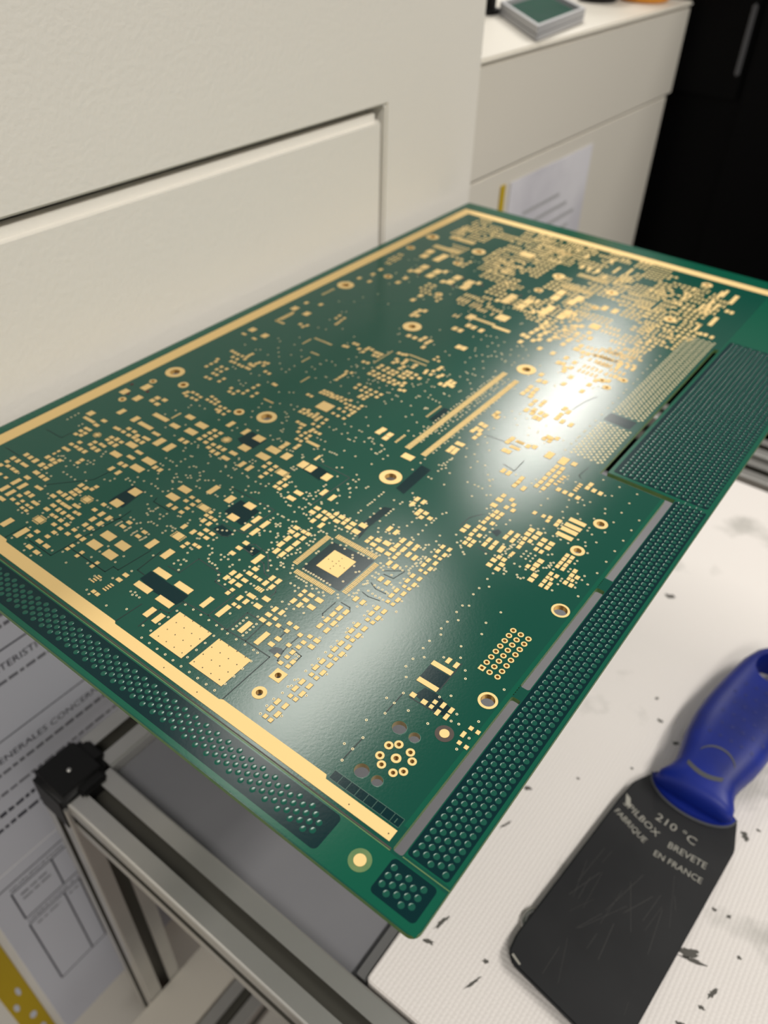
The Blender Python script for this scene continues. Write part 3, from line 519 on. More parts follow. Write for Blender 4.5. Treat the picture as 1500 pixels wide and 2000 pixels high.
-3928 8179 30 34 -3928 8245 30 34 -3928 8311 30 34 -3928 8443 30 34 -3874 8179 30 34 -3874 8311 30 34 -3874 8377 30 34 -3874 8443 30 34 -3820 8179 30 34 -3820 8245 30 34 -3820 8311
30 34 -3820 8377 30 34 -3820 8443 30 34 -3753 7242 26 26 -3705 7186 26 26 -3705 7242 26 26 -3657 7186 26 26 -3657 7242 26 26 -3609 7186 26 26 -3609 7242 26 26 -3561 7186 26 26
-3561 7242 26 26 -3753 7576 34 40 -3753 7654 34 40 -3753 7732 34 40 -3695 7654 34 40 -3695 7732 34 40 -3695 7810 34 40 -3637 7576 34 40 -3637 7654 34 40 -3637 7732 34 40 -3637 7810
34 40 -3579 7576 34 40 -3579 7654 34 40 -3579 7732 34 40 -3579 7810 34 40 -3753 7898 34 40 -3753 7976 34 40 -3753 8054 34 40 -3753 8132 34 40 -3695 7898 34 40 -3695 7976 34 40
-3695 8054 34 40 -3695 8132 34 40 -3637 7898 34 40 -3637 7976 34 40 -3637 8054 34 40 -3637 8132 34 40 -3579 7898 34 40 -3579 7976 34 40 -3579 8054 34 40 -3579 8132 34 40 -3753 8201
26 26 -3753 8257 26 26 -3753 8313 26 26 -3753 8369 26 26 -3753 8425 26 26 -3705 8201 26 26 -3705 8313 26 26 -3705 8369 26 26 -3705 8425 26 26 -3657 8201 26 26 -3657 8257 26 26
-3657 8313 26 26 -3657 8369 26 26 -3609 8201 26 26 -3609 8257 26 26 -3609 8313 26 26 -3609 8369 26 26 -3561 8201 26 26 -3561 8257 26 26 -3561 8313 26 26 -4299 8621 40 30 -4299 8685
40 30 -4233 8621 40 30 -4233 8685 40 30 -4142 8672 26 26 -4094 8672 26 26 -4046 8504 26 26 -4046 8560 26 26 -4046 8616 26 26 -4046 8672 26 26 -3998 8504 26 26 -3998 8560 26 26
-3998 8616 26 26 -3998 8672 26 26 -3950 8560 26 26 -3950 8616 26 26 -3950 8672 26 26 -4142 8715 16 72 -4106 8715 16 72 -4034 8715 16 72 -3998 8715 16 72 -3693 8467 34 40 -3635 8233
34 40 -3635 8311 34 40 -3635 8389 34 40 -3635 8467 34 40 -3577 8389 34 40 -3655 8513 26 26 -3655 8569 26 26 -3655 8625 26 26 -3607 8513 26 26 -3607 8569 26 26 -3607 8625 26 26
-3559 8513 26 26 -3559 8569 26 26 -2750 7880 30 34 -2750 7946 30 34 -2696 7814 30 34 -2696 7880 30 34 -2696 7946 30 34 -2792 7985 40 30 -2792 8049 40 30 -2726 7985 40 30 -2726 8113
40 30 -2726 8177 40 30 -2750 8303 30 34 -2750 8369 30 34 -2696 8237 30 34 -2696 8303 30 34 -2696 8369 30 34 -2586 7621 34 40 -2528 7543 34 40 -2528 7621 34 40 -2644 7725 16 72
-2608 7725 16 72 -2608 7837 16 72 -2572 7725 16 72 -2572 7837 16 72 -2536 7725 16 72 -2536 7837 16 72 -2500 7725 16 72 -2500 7837 16 72 -2644 7885 26 26 -2644 7941 26 26 -2644 7997
26 26 -2644 8053 26 26 -2644 8109 26 26 -2596 7885 26 26 -2596 7941 26 26 -2596 7997 26 26 -2596 8053 26 26 -2596 8109 26 26 -2548 7885 26 26 -2548 7941 26 26 -2548 7997 26 26
-2548 8053 26 26 -2548 8109 26 26 -2500 7885 26 26 -2500 7941 26 26 -2500 7997 26 26 -2500 8053 26 26 -2500 8109 26 26 -2465 7516 34 40 -2465 7594 34 40 -2407 7438 34 40 -2407 7594
34 40 -2349 7438 34 40 -2349 7516 34 40 -2349 7594 34 40 -2291 7438 34 40 -2291 7516 34 40 -2291 7594 34 40 -2465 7660 16 72 -2465 7772 16 72 -2465 7884 16 72 -2429 7660 16 72
-2429 7772 16 72 -2429 7884 16 72 -2393 7660 16 72 -2393 7772 16 72 -2393 7884 16 72 -2357 7660 16 72 -2357 7772 16 72 -2357 7884 16 72 -2321 7660 16 72 -2321 7772 16 72 -2321 7884
16 72 -2465 7958 34 40 -2465 8036 34 40 -2465 8114 34 40 -2465 8192 34 40 -2407 7958 34 40 -2407 8036 34 40 -2407 8114 34 40 -2407 8192 34 40 -2349 7958 34 40 -2349 8036 34 40
-2349 8114 34 40 -2291 7958 34 40 -2291 8036 34 40 -2291 8192 34 40 -2465 8260 30 34 -2465 8326 30 34 -2411 8260 30 34 -2411 8326 30 34 -2357 8260 30 34 -2357 8326 30 34 -2303 8326
30 34 -2256 7438 34 40 -2256 7516 34 40 -2198 7438 34 40 -2198 7516 34 40 -2256 7605 16 72 -2256 7717 16 72 -2220 7605 16 72 -2220 7717 16 72 -2117 7826 40 30 -2135 8161 26 26
-2087 8049 26 26 -2087 8105 26 26 -2087 8161 26 26 -2129 8267 30 34 -2075 8267 30 34 -2075 8333 30 34 -2075 8399 30 34 -2039 7697 34 40 -2039 7775 34 40 -2039 7853 34 40 -1981 7619
34 40 -1981 7775 34 40 -1981 7853 34 40 -1923 7619 34 40 -1923 7697 34 40 -1923 7775 34 40 -1923 7853 34 40 -1865 7619 34 40 -1865 7697 34 40 -1865 7775 34 40 -1865 7853 34 40
-1807 7619 34 40 -1807 7775 34 40 -1807 7853 34 40 -2039 7905 34 40 -2039 7983 34 40 -1981 7905 34 40 -1981 7983 34 40 -1923 7905 34 40 -1865 7905 34 40 -1865 7983 34 40 -1807 7905
34 40 -1807 7983 34 40 -2039 8098 18 60 -2039 8198 18 60 -2039 8298 18 60 -1999 8098 18 60 -1999 8198 18 60 -1999 8298 18 60 -1959 8098 18 60 -1959 8198 18 60 -1919 8198 18 60
-1919 8298 18 60 -1879 8298 18 60 -1839 8098 18 60 -1839 8198 18 60 -1839 8298 18 60 -2143 7060 30 34 -2089 6994 30 34 -2089 7060 30 34 -2035 6928 30 34 -2035 6994 30 34 -2035 7060
30 34 -2149 7119 26 26 -2149 7175 26 26 -2149 7231 26 26 -2101 7119 26 26 -2101 7175 26 26 -2101 7231 26 26 -2053 7119 26 26 -2053 7175 26 26 -2053 7231 26 26 -1998 7034 16 72
-1998 7146 16 72 -1998 7258 16 72 -1962 7034 16 72 -1962 7146 16 72 -1962 7258 16 72 -1926 7034 16 72 -1926 7146 16 72 -1926 7258 16 72 -1890 7146 16 72 -2311 6739 18 60 -2271 6739
18 60 -2231 6739 18 60 -2191 6739 18 60 -2297 6031 18 60 -2297 6131 18 60 -2257 6031 18 60 -2257 6131 18 60 -2217 6031 18 60 -2217 6131 18 60 -2177 6031 18 60 -2177 6131 18 60
-2137 6031 18 60 -2137 6131 18 60 -3434 8643 34 40 -3376 8565 34 40 -3376 8643 34 40 -3298 8587 18 60 -3258 8587 18 60 -3218 8587 18 60 -3178 8587 18 60 -3138 8587 18 60 -3098 8587
18 60 -3055 8599 16 72 -3019 8599 16 72 -2983 8599 16 72 -2947 8599 16 72 -3055 8668 34 40 -2997 8668 34 40 -2444 8480 34 40 -2444 8558 34 40 -2386 8558 34 40 -2343 8408 30 34
-2289 8408 30 34 -2235 8342 30 34 -2235 8408 30 34 -2181 8276 30 34 -2181 8342 30 34 -2181 8408 30 34 -2127 8342 30 34 -4913 8084 34 40 -4855 7928 34 40 -4855 8006 34 40 -4855 8084
34 40 -4971 8245 16 72 -4935 8245 16 72 -4899 8133 16 72 -4899 8245 16 72 -4863 8133 16 72 -4863 8245 16 72 -4827 8245 16 72 -4971 8365 30 34 -4971 8497 30 34 -4917 8299 30 34
-4917 8365 30 34 -4917 8431 30 34 -4917 8497 30 34 -4863 8299 30 34 -4863 8365 30 34 -4863 8431 30 34 -4809 8299 30 34 -4809 8365 30 34 -4809 8431 30 34 -4809 8497 30 34 -4971 8571
16 72 -4971 8683 16 72 -4935 8683 16 72 -4899 8571 16 72 -4899 8683 16 72 -4863 8571 16 72 -4863 8683 16 72 -4827 8571 16 72 -4827 8683 16 72 -4651 7541 34 40 -4593 7463 34 40
-4593 7541 34 40 -4767 7756 26 26 -4719 7644 26 26 -4719 7700 26 26 -4719 7756 26 26 -4671 7644 26 26 -4671 7700 26 26 -4671 7756 26 26 -4623 7644 26 26 -4623 7700 26 26 -4623 7756
26 26 -4575 7644 26 26 -4575 7700 26 26 -4575 7756 26 26 -4767 8064 30 34 -4767 8130 30 34 -4767 8196 30 34 -4767 8262 30 34 -4713 8064 30 34 -4713 8130 30 34 -4713 8196 30 34
-4713 8262 30 34 -4659 8064 30 34 -4659 8130 30 34 -4659 8262 30 34 -4605 8064 30 34 -4605 8130 30 34 -4605 8196 30 34 -4551 8064 30 34 -4551 8130 30 34 -4551 8196 30 34 -4551 8262
30 34 -4767 8352 26 26 -4767 8408 26 26 -4767 8464 26 26 -4767 8576 26 26 -4719 8352 26 26 -4719 8408 26 26 -4719 8464 26 26 -4719 8520 26 26 -4719 8576 26 26 -4671 8352 26 26
-4671 8408 26 26 -4671 8464 26 26 -4671 8520 26 26 -4671 8576 26 26 -4623 8352 26 26 -4623 8408 26 26 -4623 8464 26 26 -4623 8520 26 26 -4623 8576 26 26 -4575 8520 26 26 -4521 7450
34 40 -4463 7450 34 40 -4405 7294 34 40 -4405 7372 34 40 -4347 7294 34 40 -4347 7372 34 40 -4347 7450 34 40 -4481 8321 18 60 -4481 8421 18 60 -4441 8321 18 60 -4441 8421 18 60
-4401 8321 18 60 -4401 8421 18 60 -4361 8321 18 60 -4361 8421 18 60 -4321 8321 18 60 -4321 8421 18 60 -4217 7597 16 72 -4217 7709 16 72 -4109 7597 16 72 -4109 7709 16 72 -4241 7819
26 26 -4193 7763 26 26 -4193 7819 26 26 -4193 7931 26 26 -4145 7763 26 26 -4145 7819 26 26 -4145 7875 26 26 -4145 7931 26 26 -4097 7763 26 26 -4097 7819 26 26 -4097 7875 26 26
-4289 8294 16 72 -4289 8406 16 72 -4289 8518 16 72 -4253 8406 16 72 -4253 8518 16 72 -4217 8294 16 72 -4217 8406 16 72 -4217 8518 16 72 -4181 8294 16 72 -4181 8406 16 72 -4181 8518
16 72 -4145 8406 16 72 -4109 8294 16 72 -4109 8406 16 72 -4109 8518 16 72 -4050 7204 40 30 -4050 7268 40 30 -4050 7332 40 30 -4050 7396 40 30 -3984 7204 40 30 -3984 7396 40 30
-3852 7332 40 30 -4050 7560 18 60 -4010 7460 18 60 -3930 7460 18 60 -3930 7560 18 60 -3890 7460 18 60 -3890 7560 18 60 -4050 7691 18 60 -4010 7791 18 60 -3850 7691 18 60 -3850 7791
18 60 -4050 7839 26 26 -4050 7895 26 26 -4050 7951 26 26 -4002 7895 26 26 -4002 7951 26 26 -3954 7839 26 26 -3954 7895 26 26 -3954 7951 26 26 -3906 7839 26 26 -3906 7895 26 26
-3906 7951 26 26 -3858 7895 26 26 -3858 7951 26 26 -4050 8092 34 40 -4050 8248 34 40 -3876 8248 34 40 -4050 8300 26 26 -4050 8356 26 26 -4050 8412 26 26 -4002 8412 26 26 -3954 8300
26 26 -3954 8356 26 26 -3954 8412 26 26 -3906 8412 26 26 -3858 8412 26 26 -3970 8479 18 60 -3970 8579 18 60 -3930 8479 18 60 -3930 8579 18 60 -3930 8679 18 60 -3890 8479 18 60
-3890 8579 18 60 -3850 8479 18 60 -3850 8579 18 60 -3850 8679 18 60 -3793 6900 34 40 -3793 6978 34 40 -3793 7056 34 40 -3793 7134 34 40 -3735 6900 34 40 -3735 6978 34 40 -3735 7056
34 40 -3735 7134 34 40 -3677 6900 34 40 -3677 6978 34 40 -3677 7056 34 40 -3677 7134 34 40 -3619 6900 34 40 -3619 6978 34 40 -3619 7134 34 40 -3735 7206 34 40 -3735 7284 34 40
-3735 7362 34 40 -3677 7284 34 40 -3677 7362 34 40 -3793 7901 30 34 -3793 7967 30 34 -3685 8099 30 34 -3631 8099 30 34 -3577 8099 30 34 -3793 8201 26 26 -3793 8257 26 26 -3793 8308
34 40 -3793 8386 34 40 -3793 8464 34 40 -3735 8464 34 40 -3793 8568 16 72 -3757 8568 16 72 -3757 8680 16 72 -3721 8568 16 72 -3721 8680 16 72 -3685 8568 16 72 -3685 8680 16 72
-3649 8680 16 72 -3613 8680 16 72 -3577 8568 16 72 -3577 8680 16 72 -3479 6818 40 30 -3479 6882 40 30 -3479 6946 40 30 -3413 6818 40 30 -3413 6882 40 30 -3413 6946 40 30 -3545 8089
26 26 -3545 8145 26 26 -3497 8089 26 26 -3497 8145 26 26 -3497 8201 26 26 -3449 8089 26 26 -3449 8145 26 26 -3449 8201 26 26 -3545 8385 30 34 -3545 8451 30 34 -3491 8253 30 34
-3491 8319 30 34 -3491 8385 30 34 -3491 8451 30 34 -3437 8319 30 34 -3437 8385 30 34 -3437 8451 30 34 -3545 8540 34 40 -3545 8618 34 40 -3487 8540 34 40 -3487 8618 34 40 -3487 8696
34 40 -3429 8540 34 40 -3429 8696 34 40 -3379 6759 18 60 -3339 6759 18 60 -3299 6759 18 60 -3259 6759 18 60 -3379 7080 18 60 -3339 7080 18 60 -3299 6880 18 60 -3299 6980 18 60
-3259 6880 18 60 -3259 6980 18 60 -3379 7404 34 40 -3379 7482 34 40 -3379 7560 34 40 -3321 7404 34 40 -3321 7482 34 40 -3321 7560 34 40 -3263 7404 34 40 -3263 7482 34 40 -3263 7560
34 40 -3379 7649 18 60 -3379 7749 18 60 -3339 7649 18 60 -3339 7749 18 60 -3299 7649 18 60 -3299 7749 18 60 -3259 7649 18 60 -3259 7749 18 60 -3379 8213 30 34 -3379 8279 30 34
-3379 8345 30 34 -3325 8213 30 34 -3325 8279 30 34 -3325 8345 30 34 -3271 8213 30 34 -3271 8279 30 34 -3271 8345 30 34 -3212 6693 26 26 -3164 6637 26 26 -3164 6693 26 26 -3116 6637
26 26 -3116 6693 26 26 -3212 6761 34 40 -3212 6839 34 40 -3154 6839 34 40 -3096 6761 34 40 -3212 6929 40 30 -3212 6993 40 30 -3212 7057 40 30 -3212 7121 40 30 -3146 6929 40 30
-3146 7057 40 30 -3146 7121 40 30 -3212 7524 16 72 -3212 7636 16 72 -3176 7524 16 72 -3176 7636 16 72 -3140 7412 16 72 -3140 7524 16 72 -3140 7636 16 72 -3104 7412 16 72 -3104 7524
16 72 -3104 7636 16 72 -3212 8080 40 30 -3212 8208 40 30 -3212 8272 40 30 -3146 8080 40 30 -3146 8208 40 30 -3146 8272 40 30 -3212 8332 30 34 -3212 8464 30 34 -3158 8332 30 34
-3158 8398 30 34 -3158 8464 30 34 -3104 8332 30 34 -3104 8464 30 34 -3212 8672 26 26 -3212 8728 26 26 -3164 8672 26 26 -3164 8728 26 26 -3116 8616 26 26 -3116 8672 26 26 -3116 8728
26 26 -2987 6597 40 30 -2921 6533 40 30 -2921 6597 40 30 -3053 6640 40 30 -3053 6704 40 30 -3053 6768 40 30 -2987 6704 40 30 -2987 6768 40 30 -2921 6640 40 30 -2921 6704 40 30
-2921 6768 40 30 -3053 6856 26 26 -3053 6912 26 26 -3053 7080 26 26 -3005 6856 26 26 -3005 6912 26 26 -3005 6968 26 26 -3005 7024 26 26 -2957 6968 26 26 -2957 7024 26 26 -2957 7080
26 26 -2909 7080 26 26 -3053 7185 26 26 -3053 7241 26 26 -3053 7297 26 26 -3053 7353 26 26 -3005 7129 26 26 -3005 7185 26 26 -2957 7129 26 26 -2957 7185 26 26 -2909 7185 26 26
-2909 7297 26 26 -2909 7353 26 26 -3053 7406 40 30 -3053 7470 40 30 -3053 7534 40 30 -2987 7534 40 30 -2921 7470 40 30 -2921 7534 40 30 -3053 7611 40 30 -3053 7675 40 30 -3053 7803
40 30 -2987 7611 40 30 -2987 7675 40 30 -2987 7739 40 30 -2987 7803 40 30 -2921 7611 40 30 -2921 7675 40 30 -2921 7739 40 30 -2921 7803 40 30 -3053 7893 26 26 -3053 7949 26 26
-3053 8005 26 26 -3053 8061 26 26 -3053 8117 26 26 -3005 7893 26 26 -3005 7949 26 26 -3005 8005 26 26 -3005 8117 26 26 -2957 7893 26 26 -2957 7949 26 26 -2957 8005 26 26 -2957 8061
26 26 -2957 8117 26 26 -2909 7893 26 26 -2909 7949 26 26 -2909 8005 26 26 -2909 8061 26 26 -2909 8117 26 26 -2856 6523 40 30 -2856 6587 40 30 -2856 6651 40 30 -2790 6523 40 30
-2790 6587 40 30 -2790 6715 40 30 -2724 6459 40 30 -2724 6523 40 30 -2724 6587 40 30 -2724 6651 40 30 -2724 6715 40 30 -2856 6774 30 34 -2856 6906 30 34 -2802 6840 30 34 -2802 6906
30 34 -2748 6774 30 34 -2748 6906 30 34 -2856 6943 18 60 -2856 7043 18 60 -2816 6943 18 60 -2776 6943 18 60 -2776 7043 18 60 -2736 6943 18 60 -2736 7043 18 60 -2856 7107 18 60
-2856 7207 18 60 -2856 7307 18 60 -2816 7107 18 60 -2816 7207 18 60 -2816 7307 18 60 -2776 7107 18 60 -2776 7207 18 60 -2776 7307 18 60 -2736 7107 18 60 -2736 7307 18 60 -2856 7610
30 34 -2856 7676 30 34 -2856 7742 30 34 -2802 7610 30 34 -2802 7676 30 34 -2802 7742 30 34 -2748 7610 30 34 -2748 7676 30 34 -2748 7742 30 34 -2856 7787 26 26 -2856 7843 26 26
-2808 7787 26 26 -2808 7843 26 26 -2808 7899 26 26 -2808 7955 26 26 -2760 7787 26 26 -2760 7843 26 26 -2856 8555 30 34 -2856 8621 30 34 -2856 8687 30 34 -2802 8555 30 34 -2802 8621
30 34 -2802 8687 30 34 -2748 8555 30 34 -2748 8621 30 34 -2748 8687 30 34 -2856 8729 34 40 -2798 8729 34 40 -2740 8729 34 40 -2690 6527 40 30 -2690 6591 40 30 -2690 6655 40 30
-2690 6719 40 30 -2624 6527 40 30 -2624 6591 40 30 -2558 6527 40 30 -2558 6591 40 30 -2558 6655 40 30 -2690 7021 26 26 -2690 7077 26 26 -2690 7133 26 26 -2642 7021 26 26 -2642 7077
26 26 -2642 7133 26 26 -2594 7021 26 26 -2594 7077 26 26 -2594 7133 26 26 -2546 7021 26 26 -2546 7077 26 26 -2546 7133 26 26 -2498 7021 26 26 -2498 7077 26 26 -2498 7133 26 26
-2690 7601 34 40 -2632 7601 34 40 -2574 7523 34 40 -2690 8000 40 30 -2690 8404 26 26 -2690 8460 26 26 -2690 8516 26 26 -2690 8572 26 26 -2642 8348 26 26 -2642 8404 26 26 -2642 8460
26 26 -2642 8516 26 26 -2642 8572 26 26 -2594 8348 26 26 -2594 8404 26 26 -2594 8460 26 26 -2594 8516 26 26 -2594 8572 26 26 -2546 8348 26 26 -2546 8404 26 26 -2546 8460 26 26
-2546 8516 26 26 -2546 8572 26 26 -2498 8348 26 26 -2498 8404 26 26 -2498 8460 26 26 -2498 8516 26 26 -2498 8572 26 26 -2690 8643 26 26 -2690 8699 26 26 -2642 8643 26 26 -2642 8699
26 26 -2594 8643 26 26 -2594 8699 26 26 -2546 8643 26 26 -2546 8699 26 26 -2498 8643 26 26 -2498 8699 26 26 -2469 6370 18 60 -2429 6470 18 60 -2389 6270 18 60 -2389 6470 18 60
-2349 6470 18 60 -2309 6270 18 60 -2309 6370 18 60 -2309 6470 18 60 -2469 6869 18 60 -2469 6969 18 60 -2429 6869 18 60 -2429 6969 18 60 -2389 6869 18 60 -2389 6969 18 60 -2349 6869
18 60 -2349 6969 18 60 -2309 6869 18 60 -2469 7309 30 34 -2469 7375 30 34 -2469 7441 30 34 -2415 7309 30 34 -2415 7375 30 34 -2415 7507 30 34 -2361 7309 30 34 -2361 7375 30 34
-2307 7309 30 34 -2307 7375 30 34 -2469 7720 26 26 -2421 7720 26 26 -2373 7608 26 26 -2373 7720 26 26 -2325 7608 26 26 -2325 7720 26 26 -2469 8074 26 26 -2421 8074 26 26 -2373 8018
26 26 -2373 8074 26 26 -2373 8130 26 26 -2373 8186 26 26 -2325 8018 26 26 -2325 8074 26 26 -2325 8186 26 26 -2325 8242 26 26 -2254 6284 16 72 -2254 6396 16 72 -2254 6508 16 72
-2218 6284 16 72 -2218 6396 16 72 -2218 6508 16 72 -2182 6284 16 72 -2182 6396 16 72 -2182 6508 16 72 -2146 6284 16 72 -2146 6396 16 72 -2146 6508 16 72 -2110 6284 16 72 -2110 6396
16 72 -2110 6508 16 72 -2254 6580 30 34 -2200 6580 30 34 -2200 6646 30 34 -2146 6580 30 34 -2146 6646 30 34 -2254 6819 26 26 -2254 6875 26 26 -2254 6931 26 26 -2206 6819 26 26
-2206 6875 26 26 -2206 6931 26 26 -2158 6819 26 26 -2158 6875 26 26 -2158 6931 26 26 -2158 6987 26 26 -2110 6819 26 26 -2110 6875 26 26 -2110 6931 26 26 -2254 7079 40 30 -2254 7143
40 30 -2254 7271 40 30 -2188 7079 40 30 -2188 7143 40 30 -2188 7207 40 30 -2188 7271 40 30 -2122 7143 40 30 -2122 7207 40 30 -2122 7271 40 30 -2218 7331 16 72 -2182 7331 16 72
-2146 7331 16 72 -2146 7443 16 72 -2110 7331 16 72 -2110 7443 16 72 -2254 7658 30 34 -2200 7592 30 34 -2200 7658 30 34 -2146 7526 30 34 -2146 7592 30 34 -2146 7658 30 34 -2254 7807
16 72 -2254 7919 16 72 -2218 7807 16 72 -2218 7919 16 72 -2182 7695 16 72 -2182 7807 16 72 -2182 7919 16 72 -2146 7807 16 72 -2110 7695 16 72 -2254 8063 40 30 -2254 8127 40 30
-2188 7999 40 30 -2188 8127 40 30 -2122 7999 40 30 -2122 8127 40 30 -2079 6122 18 60 -2079 6222 18 60 -2039 6122 18 60 -2039 6222 18 60 -1999 6222 18 60 -1959 6122 18 60 -1959 6222
18 60 -2079 6363 18 60 -2079 6422 40 30 -2079 6486 40 30 -2013 6422 40 30 -2013 6486 40 30 -2013 6550 40 30 -1947 6422 40 30 -1947 6550 40 30 -2079 6608 16 72 -2079 6720 16 72
-2043 6608 16 72 -2043 6720 16 72 -2007 6608 16 72 -2007 6720 16 72 -1971 6608 16 72 -1971 6720 16 72 -2079 6802 34 40 -2079 6880 34 40 -2021 6802 34 40 -2021 6880 34 40 -2021 6958
34 40 -1963 6802 34 40 -1963 6880 34 40 -1963 6958 34 40 -2079 7308 34 40 -2079 7386 34 40 -2021 7308 34 40 -2021 7386 34 40 -1963 7308 34 40 -1963 7386 34 40 -2079 7504 26 26
-2079 7560 26 26 -2079 7616 26 26 -2031 7560 26 26 -2031 7616 26 26 -1983 7504 26 26 -1983 7560 26 26 -2079 7706 30 34 -1971 7706 30 34 -2079 8505 26 26 -2031 8393 26 26 -2031 8449
26 26 -2031 8505 26 26 -1983 8393 26 26 -1983 8449 26 26 -1907 6952 30 34 -1907 7018 30 34 -1907 7150 30 34 -1907 7216 30 34 -1853 6952 30 34 -1853 7084 30 34 -1853 7150 30 34
-1853 7216 30 34 -1799 6952 30 34 -1799 7018 30 34 -1799 7084 30 34 -1799 7150 30 34 -1799 7216 30 34 -1745 7216 30 34 -1907 7337 34 40 -1907 7415 34 40 -1849 7259 34 40 -1849 7337
34 40 -1849 7415 34 40 -1791 7259 34 40 -1791 7337 34 40 -1791 7415 34 40 -1733 7259 34 40 -1733 7337 34 40 -1733 7415 34 40 -1907 7488 40 30 -1907 7552 40 30 -1841 7488 40 30
-1841 7552 40 30 -1775 7616 40 30 -1867 8044 18 60 -1787 7944 18 60 -1747 7944 18 60 -1747 8044 18 60 -1907 8397 16 72 -1799 8285 16 72 -1763 8173 16 72 -1763 8285 16 72 -1727 8173
16 72 -1727 8285 16 72"""
